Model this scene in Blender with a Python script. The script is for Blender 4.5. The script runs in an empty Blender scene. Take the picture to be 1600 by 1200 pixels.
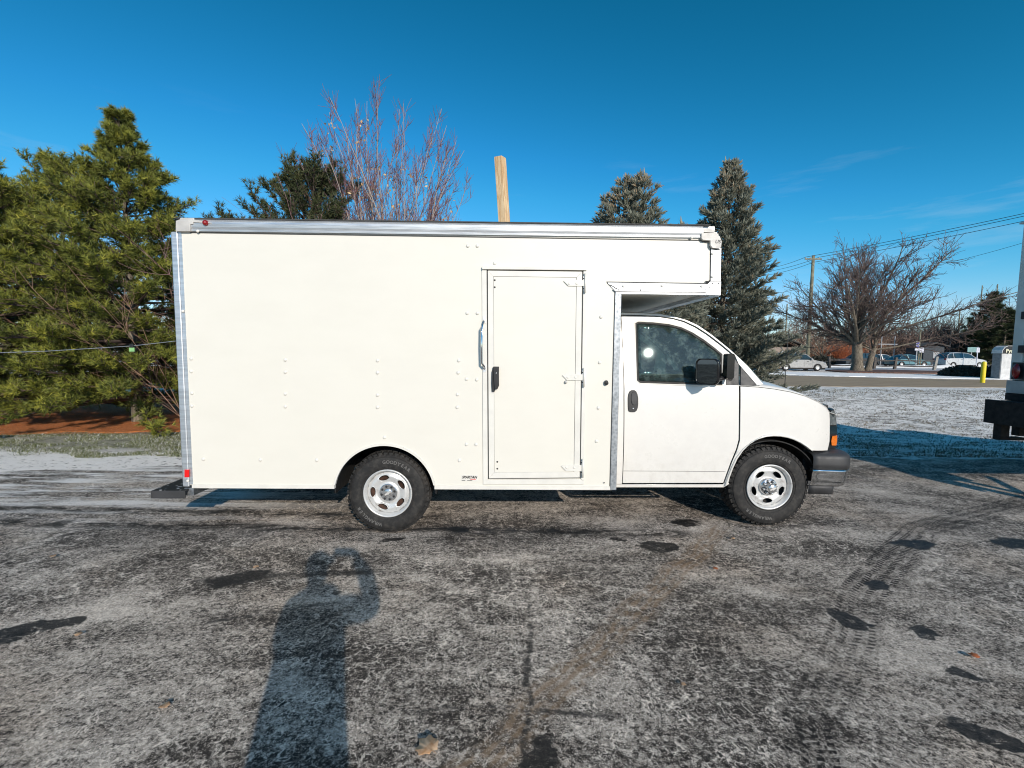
import bpy, bmesh, math, random
import numpy as np
from math import sin, cos, pi, radians, sqrt, atan, atan2, tan
from mathutils import Vector, Matrix, geometry, noise as mnoise

sc = bpy.context.scene
col = sc.collection
random.seed(7)
rs = np.random.RandomState(11)

# ------------------------------------------------------------------ camera
FPX, EYE, HOR, ROLL = 700.0, 1.715, 547.0, 0.009
th = atan((600 - HOR) / FPX)
Fv = Vector((0, cos(th), -sin(th))); U0 = Vector((0, sin(th), cos(th))); R0 = Vector((1, 0, 0))
Rv = cos(ROLL) * R0 + sin(ROLL) * U0
Uv = -sin(ROLL) * R0 + cos(ROLL) * U0
cd = bpy.data.cameras.new('camera'); cam = bpy.data.objects.new('camera', cd); col.objects.link(cam)
cd.sensor_width = 36; cd.lens = 36 * FPX / 1600; cd.clip_start = 0.02; cd.clip_end = 4000
M = Matrix((Rv, Uv, -Fv)).transposed().to_4x4(); M.translation = Vector((0, 0, EYE))
cam.matrix_world = M; sc.camera = cam

# ------------------------------------------------------------------ sky, sun, exposure
SUN = Vector((0.318, -0.868, 0.398)).normalized()
el = math.asin(SUN.z); az = atan2(SUN.x, SUN.y)
w = bpy.data.worlds.new('World'); sc.world = w; w.use_nodes = True
nt = w.node_tree; nt.nodes.clear()
wo = nt.nodes.new('ShaderNodeOutputWorld'); bg = nt.nodes.new('ShaderNodeBackground')
sk = nt.nodes.new('ShaderNodeTexSky'); sk.sky_type = 'NISHITA'; sk.sun_disc = False
sk.sun_elevation = el; sk.sun_rotation = az; sk.air_density = 1.0; sk.dust_density = 0.25; sk.ozone_density = 2.0
sk.altitude = 200
# clear, dry winter air: deepen the blue of the whole dome evenly by its own brightness
STR = 0.095
def wm(op, x, y):
    nd = nt.nodes.new('ShaderNodeMath'); nd.operation = op
    for i, q in enumerate((x, y)):
        if isinstance(q, (int, float)): nd.inputs[i].default_value = q
        else: nt.links.new(q, nd.inputs[i])
    return nd.outputs[0]
sp = nt.nodes.new('ShaderNodeSeparateColor'); cb_ = nt.nodes.new('ShaderNodeCombineColor'); nt.links.new(sk.outputs[0], sp.inputs[0])
for i, (k, e, cap) in enumerate(((5.0, 2.8, 1.0), (1.9, 1.35, 1.27), (2.66, 1.6, 1.6))):
    v = wm('MULTIPLY', sp.outputs[i], STR); v = wm('MINIMUM', wm('MULTIPLY', wm('POWER', v, e), k), wm('MULTIPLY', v, cap)); nt.links.new(wm('DIVIDE', v, STR), cb_.inputs[i])
# thin high cirrus: follows the direction on the sky dome
tc = nt.nodes.new('ShaderNodeTexCoord'); mp = nt.nodes.new('ShaderNodeMapping'); mp.inputs['Scale'].default_value = (2.2, 2.2, 16)
mp.inputs['Rotation'].default_value = (0.05, 0.12, 0.3)
nz = nt.nodes.new('ShaderNodeTexNoise'); nz.inputs['Scale'].default_value = 1.3; nz.inputs['Detail'].default_value = 7; nz.inputs['Roughness'].default_value = 0.6
rp = nt.nodes.new('ShaderNodeValToRGB'); rp.color_ramp.elements[0].position = 0.58; rp.color_ramp.elements[0].color = (0, 0, 0, 1)
rp.color_ramp.elements[1].position = 0.86; rp.color_ramp.elements[1].color = (0.3, 0.3, 0.3, 1)
cl = nt.nodes.new('ShaderNodeMix'); cl.data_type = 'RGBA'; cl.inputs[7].default_value = (7.0, 8.2, 8.8, 1)
nt.links.new(tc.outputs['Generated'], mp.inputs[0]); nt.links.new(mp.outputs[0], nz.inputs['Vector']); nt.links.new(nz.outputs[0], rp.inputs[0])
sz = nt.nodes.new('ShaderNodeSeparateXYZ'); nt.links.new(tc.outputs['Generated'], sz.inputs[0]); mr_ = nt.nodes.new('ShaderNodeMapRange'); mr_.inputs[1].default_value = .42; mr_.inputs[2].default_value = .22; nt.links.new(sz.outputs[2], mr_.inputs[0]); nt.links.new(wm('MULTIPLY', rp.outputs[0], mr_.outputs[0]), cl.inputs[0]); nt.links.new(cb_.outputs[0], cl.inputs[6])
nt.links.new(cl.outputs[2], bg.inputs[0]); bg.inputs[1].default_value = STR
nt.links.new(bg.outputs[0], wo.inputs[0])
sl = bpy.data.lights.new('sun', 'SUN'); sl.energy = 4.3; sl.angle = radians(0.55); sl.color = (1, 0.90, 0.78)
so = bpy.data.objects.new('sun', sl); col.objects.link(so); so.rotation_euler = SUN.to_track_quat('Z', 'Y').to_euler(); so.location = (6, -20, 12)
vs = sc.view_settings; vs.view_transform = 'Standard'; vs.look = 'None'; vs.exposure = 0.0; vs.gamma = 1; vs.use_curve_mapping = False
sc.cycles.max_bounces = 6; sc.cycles.transparent_max_bounces = 12
sc.cycles.use_denoising = True; sc.cycles.denoiser = 'OPENIMAGEDENOISE'; sc.cycles.denoising_prefilter = 'ACCURATE'; sc.cycles.denoising_input_passes = 'RGB_ALBEDO_NORMAL'; sc.cycles.filter_width = 1.05; sc.cycles.sample_clamp_indirect = 3

# ------------------------------------------------------------------ geometry of the view (used to measure where things stand)
def ray(px, py): return Fv + float((px - 800) / FPX) * Rv - float((py - 600) / FPX) * Uv
def G(px, py, z=0.0):
    d = ray(px, py); t = (z - EYE) / d.z; return Vector((t * d.x, t * d.y, z))
def A(px, py, Y):
    d = ray(px, py); t = Y / d.y; return Vector((t * d.x, Y, EYE + t * d.z))
D0, YAW = 4.0, 0.0143
cY, sY = cos(YAW), sin(YAW)
def inv(v): return (cY * v[0] + sY * v[1], -sY * v[0] + cY * v[1], v[2])
CL = inv((0, -D0, EYE))
def T(px, py, dy=0.0):
    d = inv(ray(px, py)); t = (dy - CL[1]) / d[1]; return (CL[0] + t * d[0], CL[2] + t * d[2])

# ------------------------------------------------------------------ materials
class NT:
    def __init__(s, name):
        s.m = bpy.data.materials.new(name); s.m.use_nodes = True; s.t = s.m.node_tree
        s.b = s.t.nodes['Principled BSDF']; s.out = s.t.nodes['Material Output']
    def n(s, typ, **kw):
        nd = s.t.nodes.new(typ)
        for k, v in kw.items(): setattr(nd, k, v)
        return nd
    def L(s, a, b): s.t.links.new(a, b)
    def _in(s, sock, v):
        if hasattr(v, 'is_output') or isinstance(v, bpy.types.NodeSocket): s.L(v, sock)
        elif isinstance(v, (tuple, list)) and sock.type == 'RGBA' and len(v) == 3: sock.default_value = (*v, 1)
        else: sock.default_value = v
    def obj(s): return s.n('ShaderNodeTexCoord').outputs['Object']
    def pos(s): return s.n('ShaderNodeNewGeometry').outputs['Position']
    def map(s, v, loc=(0, 0, 0), rot=(0, 0, 0), sca=(1, 1, 1), typ='POINT'):
        nd = s.n('ShaderNodeMapping', vector_type=typ); s.L(v, nd.inputs[0]); nd.inputs[1].default_value = loc; nd.inputs[2].default_value = rot; nd.inputs[3].default_value = sca
        return nd.outputs[0]
    def noise(s, v, scale, det=4, rough=0.55, dist=0):
        nd = s.n('ShaderNodeTexNoise'); s.L(v, nd.inputs['Vector']); nd.inputs['Scale'].default_value = scale; nd.inputs['Detail'].default_value = det
        nd.inputs['Roughness'].default_value = rough; nd.inputs['Distortion'].default_value = dist; return nd.outputs[0]
    def noisec(s, v, scale, det=4):
        nd = s.n('ShaderNodeTexNoise'); s.L(v, nd.inputs['Vector']); nd.inputs['Scale'].default_value = scale; nd.inputs['Detail'].default_value = det; return nd.outputs[1]
    def vor(s, v, scale, feat='DISTANCE_TO_EDGE'):
        nd = s.n('ShaderNodeTexVoronoi', feature=feat); s.L(v, nd.inputs['Vector']); nd.inputs['Scale'].default_value = scale; return nd.outputs[0]
    def math(s, op, a, b=0.0, c=0.0, clamp=False):
        nd = s.n('ShaderNodeMath', operation=op, use_clamp=clamp)
        s._in(nd.inputs[0], a); s._in(nd.inputs[1], b); s._in(nd.inputs[2], c); return nd.outputs[0]
    def step(s, v, lo, hi, a=0.0, b=1.0):
        nd = s.n('ShaderNodeMapRange', interpolation_type='SMOOTHSTEP'); s._in(nd.inputs[0], v)
        for i, x in enumerate((lo, hi, a, b)): s._in(nd.inputs[i + 1], x)
        return nd.outputs[0]
    def mix(s, f, a, b, mode='MIX'):
        nd = s.n('ShaderNodeMix', data_type='RGBA', blend_type=mode); s._in(nd.inputs[0], f); s._in(nd.inputs[6], a); s._in(nd.inputs[7], b); return nd.outputs[2]
    def vadd(s, a, b, k=1.0):
        m1 = s.n('ShaderNodeVectorMath', operation='SCALE'); s.L(b, m1.inputs[0]); m1.inputs[3].default_value = k
        m2 = s.n('ShaderNodeVectorMath', operation='ADD'); s.L(a, m2.inputs[0]); s.L(m1.outputs[0], m2.inputs[1]); return m2.outputs[0]
    def sep(s, v): nd = s.n('ShaderNodeSeparateXYZ'); s.L(v, nd.inputs[0]); return nd.outputs
    def bump(s, h, k=0.5, d=0.01):
        nd = s.n('ShaderNodeBump'); s._in(nd.inputs['Height'], h); nd.inputs['Strength'].default_value = k; nd.inputs['Distance'].default_value = d
        s.L(nd.outputs[0], s.b.inputs['Normal'])
    def base(s, c): s._in(s.b.inputs['Base Color'], c)
    def set(s, **kw):
        for k, v in kw.items(): s._in(s.b.inputs[k.replace('_', ' ')], v)

def pm(name, c, rough=0.5, metal=0.0, var=0.12, scale=6.0, bump=0.0, bscale=60, coat=0.0, c2=None, stretch=(1, 1, 1)):
    N = NT(name); v = N.map(N.obj(), sca=stretch)
    f = N.noise(v, scale, 5)
    c2 = c2 or tuple(x * (1 - var * 2) for x in c)
    N.base(N.mix(N.step(f, 0.3, 0.7), c2, c))
    N.set(Metallic=metal); N.L(N.step(N.noise(v, scale * 3, 4), 0.2, 0.8, rough * 0.8, min(1, rough * 1.25)), N.b.inputs['Roughness'])
    if coat: N.set(Coat_Weight=coat, Coat_Roughness=0.08)
    if bump: N.bump(N.noise(v, bscale, 4), bump, 0.004)
    return N.m

MT = {}
# box side: ivory FRP, faint waviness and smudges
N = NT('ivory_panel'); v = N.obj(); sm = N.noise(N.map(v, sca=(1, 1, 2.5)), 1.7, 6, 0.65)
N.base(N.mix(N.step(sm, 0.35, 0.75), (0.80, 0.79, 0.70), (0.765, 0.755, 0.67)))
spk = N.step(N.noise(v, 55, 2), 0.76, 0.80)
c = N.mix(N.math('MULTIPLY', spk, 0.35), N.mix(N.step(sm, 0.35, 0.75), (0.70, 0.675, 0.605), (0.68, 0.655, 0.585)), (0.35, 0.32, 0.26))
zz = N.sep(v)[2]; grime = N.math('MULTIPLY', N.step(zz, 0.85, 0.45), N.step(N.noise(N.map(v, sca=(3, 3, 1)), 3, 5), 0.45, 0.8))
N.base(N.mix(N.math('MULTIPLY', grime, 0.0), c, (0.42, 0.38, 0.31)))
N.set(Roughness=0.42); N.bump(N.noise(v, 2.2, 2), 0.25, 0.02); MT['ivory'] = N.m
# cab paint
N = NT('white_paint'); v = N.obj(); sm = N.noise(v, 4, 6, 0.7); zz = N.sep(v)[2]
sc1 = N.step(N.noise(N.map(v, sca=(1.5, 1, 14), rot=(0, .3, 0)), 6, 4, 0.7), 0.66, 0.74)
salt = N.math('MULTIPLY', N.step(zz, 1.0, 0.4), N.step(N.noise(v, 9, 6, 0.7), 0.42, 0.72))
c = N.mix(N.math('MULTIPLY', salt, 0.40), N.mix(N.step(sm, .35, .7), (0.71, 0.69, 0.65), (0.67, 0.65, 0.615)), (0.50, 0.47, 0.42))
N.base(N.mix(N.math('MULTIPLY', sc1, 0.18), c, (0.9, 0.9, 0.9)))
N.L(N.step(sm, .3, .7, .25, .4), N.b.inputs['Roughness']); N.set(Coat_Weight=0.4, Coat_Roughness=0.06); N.bump(N.noise(v, 3, 2), 0.10, 0.01); MT['paint'] = N.m
MT['frame_white'] = pm('white_frame', (0.72, 0.70, 0.645), 0.35, var=0.05)
MT['alu'] = pm('mill_aluminium', (0.74, 0.76, 0.78), 0.46, metal=0.85, var=0.12, scale=5, stretch=(.4, 1, 8), bump=.15, bscale=12)
N = NT('galvanised_steel'); v = N.obj(); f = N.vor(N.vadd(v, N.noisec(v, 20), .02), 38, 'F1'); g = N.noise(N.map(v, sca=(3, 3, 1)), 5, 6, .7)
N.base(N.mix(f, (0.20, 0.22, 0.24), (0.42, 0.45, 0.48))); N.set(Metallic=0.85); N.L(N.step(g, .3, .7, .35, .6), N.b.inputs['Roughness']); N.bump(g, .25, .004); MT['galv'] = N.m
MT['cast'] = pm('cast_corner_grey', (0.58, 0.56, 0.53), 0.55, metal=0.1, bump=.2)
MT['black'] = pm('black_plastic', (0.02, 0.02, 0.022), 0.42, var=.2)
MT['blackmat'] = pm('underbody_black', (0.012, 0.012, 0.012), 0.7, var=.3, bump=.3)
MT['bump_black'] = pm('textured_bumper_plastic', (0.045, 0.045, 0.047), 0.5, var=.15, bump=.4, bscale=300)
MT['chrome'] = pm('chrome', (0.72, 0.72, 0.72), 0.09, metal=1.0, var=.05, scale=20, bump=.06, bscale=8)
MT['red'] = pm('red_reflector', (0.75, 0.01, 0.01), 0.3, var=.08, coat=.5)
MT['darkred'] = pm('red_lamp_lens', (0.30, 0.008, 0.01), 0.2, var=.1, coat=.5)
MT['orange'] = pm('amber_lens', (0.95, 0.22, 0.01), 0.25, var=.1, scale=40, coat=.5)
MT['lens'] = pm('headlamp_lens', (0.30, 0.33, 0.33), 0.15, metal=.3, var=.25, scale=14, coat=1)
MT['gap'] = pm('seam_sealant', (0.06, 0.06, 0.058), 0.8)
MT['rubber_seal'] = pm('rubber_seal', (0.03, 0.028, 0.026), 0.6)
MT['seat'] = pm('grey_seat_cloth', (0.10, 0.10, 0.105), 0.9, bump=.3)
N = NT('tyre_rubber'); v = N.obj(); N.base(N.mix(N.step(N.noise(v, 14, 6, .7), .4, .75), (0.010, 0.0098, 0.0098), (0.042, 0.038, 0.034))); N.set(Roughness=.75); N.bump(N.noise(v, 120, 3), .2, .003); MT['tyre'] = N.m
MT['letter'] = pm('raised_letter_rubber', (0.13, 0.125, 0.12), 0.7)
N = NT('silver_wheel'); v = N.obj(); N.base(N.mix(N.step(N.noise(v, 16, 6, .7), .5, .8), (0.62, 0.62, 0.61), (0.34, 0.31, 0.28))); N.set(Metallic=.35, Roughness=.38); MT['rim'] = N.m
MT['hub'] = pm('hub_cap_metal', (0.68, 0.68, 0.68), 0.22, metal=.8, var=.15, scale=30)
MT['rust'] = pm('rusty_steel', (0.085, 0.045, 0.032), 0.8, var=.3, scale=20, bump=.4)
MT['wood'] = None
N = NT('pine_post_wood'); v = N.obj(); vv = N.vadd(N.map(v, sca=(14, 14, 1.1)), N.noisec(v, 3), .5)
f = N.noise(vv, 2.2, 8, .65, .6); kn = N.vor(N.map(v, sca=(5, 5, 1.6)), 1.3, 'F1')
c = N.mix(N.step(f, .35, .68), (0.50, 0.30, 0.14), (0.74, 0.55, 0.33)); c = N.mix(N.step(kn, .16, .06), c, (0.14, 0.06, 0.025))
N.base(c); N.set(Roughness=.8); N.bump(f, .5, .01); MT['wood'] = N.m
MT['mirrorglass'] = pm('mirror_glass', (0.16, 0.18, 0.18), 0.02, metal=1, var=.03)
N = NT('tinted_glass'); v = N.obj(); gl = N.n('ShaderNodeBsdfGlossy'); tr = N.n('ShaderNodeBsdfTransparent'); df = N.n('ShaderNodeBsdfDiffuse')
tr.inputs[0].default_value = (.30, .40, .40, 1); gl.inputs['Roughness'].default_value = .012; gl.inputs[0].default_value = (.8, .95, 1, 1); df.inputs[0].default_value = (.28, .38, .36, 1)
fr = N.n('ShaderNodeFresnel'); fr.inputs[0].default_value = 1.5; m1 = N.n('ShaderNodeMixShader'); m2 = N.n('ShaderNodeMixShader')
dust_refl = N.math('ADD', N.math('MULTIPLY', N.step(N.noise(v, 11, 8, .8), .46, .62), .18), .06)  # dust haze plus pale greenish patches painted in for tree reflections
N.L(N.math('ADD', fr.outputs[0], .0), m1.inputs[0]); N.L(tr.outputs[0], m1.inputs[1]); N.L(gl.outputs[0], m1.inputs[2])
N.L(dust_refl, m2.inputs[0]); N.L(m1.outputs[0], m2.inputs[1]); N.L(df.outputs[0], m2.inputs[2]); N.L(m2.outputs[0], N.out.inputs[0]); MT['glass'] = N.m
MT['carglass'] = pm('dark_car_glass', (0.02, 0.035, 0.04), 0.08, var=.1, coat=1)
def vcol_mat(name, stops, rough=0.7, trans=0.0):
    """colour from the per-piece tone stored on the mesh (random, with painted inner shade in pines)"""
    N = NT(name); at = N.n('ShaderNodeAttribute'); at.attribute_name = 'tone'
    r = N.n('ShaderNodeValToRGB'); e = r.color_ramp.elements
    while len(e) < len(stops): e.new(0.5)
    for i, (p, c) in enumerate(stops): e[i].position = p; e[i].color = (*c, 1)
    N.L(at.outputs['Fac'], r.inputs[0]); N.base(r.outputs[0]); N.set(Roughness=rough)
    return N.m
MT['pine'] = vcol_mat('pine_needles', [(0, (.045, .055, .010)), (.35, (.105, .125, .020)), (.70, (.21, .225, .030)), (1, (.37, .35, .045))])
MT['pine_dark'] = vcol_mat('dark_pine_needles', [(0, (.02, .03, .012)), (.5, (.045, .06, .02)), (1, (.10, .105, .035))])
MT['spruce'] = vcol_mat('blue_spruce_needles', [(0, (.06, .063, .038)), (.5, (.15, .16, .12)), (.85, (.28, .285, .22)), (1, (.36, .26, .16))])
MT['twig_pale'] = vcol_mat('pale_twig_bark', [(0, (.10, .07, .06)), (.5, (.30, .24, .20)), (1, (.42, .37, .33))], .8)
MT['twig_red'] = vcol_mat('purple_red_twigs', [(0, (.13, .05, .06)), (.5, (.24, .13, .13)), (1, (.36, .25, .23))], .7)
MT['twig_oak'] = vcol_mat('dark_brown_twigs', [(0, (.045, .032, .028)), (.5, (.11, .075, .065)), (1, (.22, .15, .12))], .85)
MT['twig_rust'] = vcol_mat('rusty_brown_twigs', [(0, (.12, .07, .045)), (.5, (.26, .15, .10)), (1, (.40, .26, .18))], .85)
MT['twig_orange'] = vcol_mat('orange_red_twigs', [(0, (.20, .05, .02)), (.5, (.45, .12, .05)), (1, (.6, .25, .1))], .85)
MT['dryleaf'] = vcol_mat('dry_tan_leaves', [(0, (.30, .16, .07)), (.5, (.50, .34, .17)), (1, (.66, .50, .28))], .8)
N = NT('grey_bark'); v = N.obj(); f = N.noise(N.map(v, sca=(6, 6, 1.2)), 3, 7, .7); N.base(N.mix(N.step(f, .35, .65), (.075, .062, .048), (.24, .205, .155))); N.set(Roughness=.95); N.bump(f, .8, .03); MT['bark'] = N.m
MT['shrub'] = vcol_mat('dark_evergreen_leaves', [(0, (.012, .014, .010)), (.6, (.03, .032, .022)), (1, (.06, .055, .04))])

# ------------------------------------------------------------------ mesh helpers
def link_mesh(name, v, f, m, parent=None, smooth=False, tone=None):
    me = bpy.data.meshes.new(name); me.from_pydata([tuple(p) for p in v], [], f); me.update()
    if smooth:
        for p in me.polygons: p.use_smooth = True
    if m: me.materials.append(m)
    o = bpy.data.objects.new(name, me); col.objects.link(o)
    if parent: o.parent = parent
    return o
def np_mesh(name, V, Fc, m, parent=None, tone=None, smooth=False):
    """V (n,3) float, Fc (k,3|4) int: fast path for foliage"""
    me = bpy.data.meshes.new(name); k = Fc.shape[1]
    me.vertices.add(len(V)); me.vertices.foreach_set('co', V.astype(np.float32).ravel())
    me.loops.add(Fc.size); me.loops.foreach_set('vertex_index', Fc.astype(np.int32).ravel())
    me.polygons.add(len(Fc)); me.polygons.foreach_set('loop_start', np.arange(0, Fc.size, k, dtype=np.int32))
    me.update(calc_edges=True)
    if tone is not None:
        a = me.attributes.new('tone', 'FLOAT', 'POINT'); a.data.foreach_set('value', tone.astype(np.float32))
    if smooth: me.polygons.foreach_set('use_smooth', np.ones(len(Fc), dtype=bool))
    if m: me.materials.append(m)
    o = bpy.data.objects.new(name, me); col.objects.link(o)
    if parent: o.parent = parent
    return o
def tag(o, label=None, cat=None, group=None, kind=None):
    if label: o['label'] = label
    if cat: o['category'] = cat
    if group: o['group'] = group
    if kind: o['kind'] = kind
    return o
def thing(name, label, cat, loc=(0, 0, 0), rz=0.0, group=None, parent=None):
    o = bpy.data.objects.new(name, None); o.empty_display_size = .2; col.objects.link(o); o.location = loc; o.rotation_euler = (0, 0, rz)
    return tag(o, label, cat, group)
def part(name, parent):
    o = bpy.data.objects.new(name, None); o.empty_display_size = .1; col.objects.link(o); o.parent = parent; return o
def copy_tree(o, parent=None):
    c = o.copy(); col.objects.link(c); c.parent = parent
    for ch in list(o.children): copy_tree(ch, c)
    return c
class MB:
    def __init__(s): s.v = []; s.f = []
    def box(s, x0, x1, y0, y1, z0, z1):
        b = len(s.v)
        s.v += [(x0, y0, z0), (x1, y0, z0), (x1, y1, z0), (x0, y1, z0), (x0, y0, z1), (x1, y0, z1), (x1, y1, z1), (x0, y1, z1)]
        s.f += [tuple(b + i for i in q) for q in ((3, 2, 1, 0), (4, 5, 6, 7), (0, 1, 5, 4), (1, 2, 6, 5), (2, 3, 7, 6), (3, 0, 4, 7))]
        return s
    def prism(s, poly, y0, y1, axis='y'):
        """extrude an (x,z) outline along y"""
        n = len(poly); b = len(s.v)
        ar = sum(poly[i][0] * poly[(i + 1) % n][1] - poly[(i + 1) % n][0] * poly[i][1] for i in range(n))
        if ar < 0: poly = poly[::-1]
        for y in (y0, y1):
            for p in poly: s.v.append((p[0], y, p[1]) if axis == 'y' else ((y, p[0], p[1]) if axis == 'x' else (p[0], p[1], y)))
        tri = geometry.tessellate_polygon([[Vector((p[0], p[1], 0)) for p in poly]])
        for t in tri:
            a, c, d = t
            cr = (poly[c][0] - poly[a][0]) * (poly[d][1] - poly[a][1]) - (poly[c][1] - poly[a][1]) * (poly[d][0] - poly[a][0])
            if cr < 0: c, d = d, c
            s.f.append((b + a, b + c, b + d)); s.f.append((b + n + a, b + n + d, b + n + c))
        for i in range(n):
            j = (i + 1) % n; s.f.append((b + i, b + n + i, b + n + j, b + j))
        if axis == 'x' or axis == 'z': s.f = s.f[:]
        return s
    def tube(s, pts, r, n=8, caps=True):
        pts = [Vector(p) for p in pts]; b0 = len(s.v)
        rr = [float(q) for q in r] if isinstance(r, (list, tuple)) else [float(r)] * len(pts)
        up = Vector((0, 0, 1))
        for i, p in enumerate(pts):
            d = (pts[min(i + 1, len(pts) - 1)] - pts[max(i - 1, 0)]).normalized()
            a = d.cross(up if abs(d.z) < .95 else Vector((1, 0, 0))).normalized(); c = d.cross(a)
            for k in range(n):
                t = 2 * pi * k / n; s.v.append(tuple(p + (a * cos(t) + c * sin(t)) * rr[i]))
        for i in range(len(pts) - 1):
            for k in range(n):
                k2 = (k + 1) % n; s.f.append((b0 + i * n + k, b0 + i * n + k2, b0 + (i + 1) * n + k2, b0 + (i + 1) * n + k))
        if caps:
            s.f.append(tuple(b0 + k for k in range(n))[::-1]); e = b0 + (len(pts) - 1) * n; s.f.append(tuple(e + k for k in range(n)))
        return s
    def lathe(s, prof, c=(0, 0, 0), n=32, a0=0, a1=2 * pi, axis='y'):
        """prof [(r, h)] turned about the y axis through c"""
        b = len(s.v); m = len(prof); full = abs(a1 - a0 - 2 * pi) < 1e-6; cnt = n if full else n + 1
        for i in range(cnt):
            t = a0 + (a1 - a0) * i / n
            for r, h in prof:
                if axis == 'y': s.v.append((c[0] + r * cos(t), c[1] + h, c[2] + r * sin(t)))
                elif axis == 'z': s.v.append((c[0] + r * cos(t), c[1] + r * sin(t), c[2] + h))
                else: s.v.append((c[0] + h, c[1] + r * cos(t), c[2] + r * sin(t)))
        for i in range(n):
            i2 = (i + 1) % cnt
            for j in range(m - 1):
                s.f.append((b + i * m + j, b + i * m + j + 1, b + i2 * m + j + 1, b + i2 * m + j))
        return s
    def grid(s, rows):
        b = len(s.v); m = len(rows[0])
        for r in rows: s.v += [tuple(p) for p in r]
        for i in range(len(rows) - 1):
            for j in range(m - 1): s.f.append((b + i * m + j, b + i * m + j + 1, b + (i + 1) * m + j + 1, b + (i + 1) * m + j))
        return s
    def build(s, name, m, parent=None, smooth=False, bevel=0, seg=2, solid=0):
        o = link_mesh(name, s.v, s.f, m, parent, smooth)
        if solid:
            md = o.modifiers.new('s', 'SOLIDIFY'); md.thickness = solid; md.offset = 0
        if bevel:
            md = o.modifiers.new('b', 'BEVEL'); md.width = bevel; md.segments = seg; md.limit_method = 'ANGLE'; md.angle_limit = radians(35)
            try: md.harden_normals = True
            except: pass
        return o
def inpoly(x, y, P):
    c = False; n = len(P); j = n - 1
    for i in range(n):
        xi, yi = P[i]; xj, yj = P[j]
        if (yi > y) != (yj > y) and x < (xj - xi) * (y - yi) / (yj - yi) + xi: c = not c
        j = i
    return c
def dens(P, step):
    out = []
    for i in range(len(P)):
        a = Vector(P[i]); b = Vector(P[(i + 1) % len(P)]); k = max(1, int((b - a).length / step))
        for q in range(k): out.append(tuple(a.lerp(b, q / k)))
    return out
def smooth_poly(P, it=2, keep=()):
    for _ in range(it):
        Q = []
        for i in range(len(P)):
            a = P[i]; b = P[(i + 1) % len(P)]
            Q.append((a[0] * .75 + b[0] * .25, a[1] * .75 + b[1] * .25)); Q.append((a[0] * .25 + b[0] * .75, a[1] * .25 + b[1] * .75))
        P = Q
    return P
def sheet(outline, holes, func, step=.08):
    """fill a 2-D outline with holes and map every vertex through func(u,w) -> (x,y,z)"""
    loops = [dens(outline, step)] + [dens(h, step) for h in holes]
    V = []; Ed = []
    for L in loops:
        b = len(V); V += [Vector(p) for p in L]; Ed += [(b + i, b + (i + 1) % len(L)) for i in range(len(L))]
    xs = [p[0] for p in outline]; ys = [p[1] for p in outline]
    bd = np.array([tuple(v) for v in V])
    x = min(xs) + step / 2
    while x < max(xs):
        y = min(ys) + step / 2
        while y < max(ys):
            if inpoly(x, y, outline) and not any(inpoly(x, y, h) for h in holes) and np.min((bd[:, 0] - x) ** 2 + (bd[:, 1] - y) ** 2) > (step * .4) ** 2: V.append(Vector((x, y)))
            y += step
        x += step
    r = geometry.delaunay_2d_cdt(V, Ed, [], 0, 1e-6)
    ov, fs = r[0], r[2]
    out = []
    for f in fs:
        cx = sum(ov[i].x for i in f) / 3; cy = sum(ov[i].y for i in f) / 3
        if inpoly(cx, cy, loops[0]) and not any(inpoly(cx, cy, h) for h in loops[1:]): out.append(tuple(f))
    return [func(p.x, p.y) for p in ov], out
def text_mesh(name, s, size, mat, parent, loc, rot, ext=.001, shear=0, align='CENTER', off=0.0, sx=1.0):
    cu = bpy.data.curves.new(name, 'FONT'); cu.body = s; cu.size = size; cu.extrude = ext; cu.shear = shear; cu.align_x = align; cu.align_y = 'CENTER'; cu.offset = off
    cu.resolution_u = 3
    t = bpy.data.objects.new('tmp', cu); col.objects.link(t)
    dg = bpy.context.evaluated_depsgraph_get(); dg.update(); me = bpy.data.meshes.new_from_object(t.evaluated_get(dg))
    bpy.data.objects.remove(t); me.name = name; me.materials.clear(); me.materials.append(mat)
    o = bpy.data.objects.new(name, me); col.objects.link(o); o.parent = parent; o.location = loc; o.rotation_euler = rot; o.scale = (sx, 1, 1)
    return o
# ================================================================== GROUND
def seg_uv(N, P, p0, p1, jit=None):
    """local (u along, v across) coordinates of a strip from p0 to p1 on the ground"""
    a = atan2(p1[1] - p0[1], p1[0] - p0[0])
    q = N.sep(N.map(P, loc=(p0[0], p0[1], 0), rot=(0, 0, a), typ='TEXTURE'))
    return q[0], q[1], sqrt((p1[0] - p0[0]) ** 2 + (p1[1] - p0[1]) ** 2)
def strip_mask(N, P, p0, p1, wd, soft=.35):
    u, v_, L = seg_uv(N, P, p0, p1)
    a = N.step(N.math('ABSOLUTE', v_), wd, wd * (1 - soft)); b = N.math('MULTIPLY', N.step(u, -.15, .15), N.step(u, L + .15, L - .15))
    return N.math('MULTIPLY', a, b), u, v_
def blob_mask(N, P, c, rx, ry, rot=0):
    q = N.map(P, loc=(c[0], c[1], 0), rot=(0, 0, rot), sca=(rx, ry, 1), typ='TEXTURE'); s = N.sep(q)
    r = N.math('SQRT', N.math('ADD', N.math('POWER', s[0], 2), N.math('POWER', s[1], 2))); return N.step(r, 1.25, .7)
def mx(N, *a):
    r = a[0]
    for b in a[1:]: r = N.math('MAXIMUM', r, b)
    return r

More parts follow.
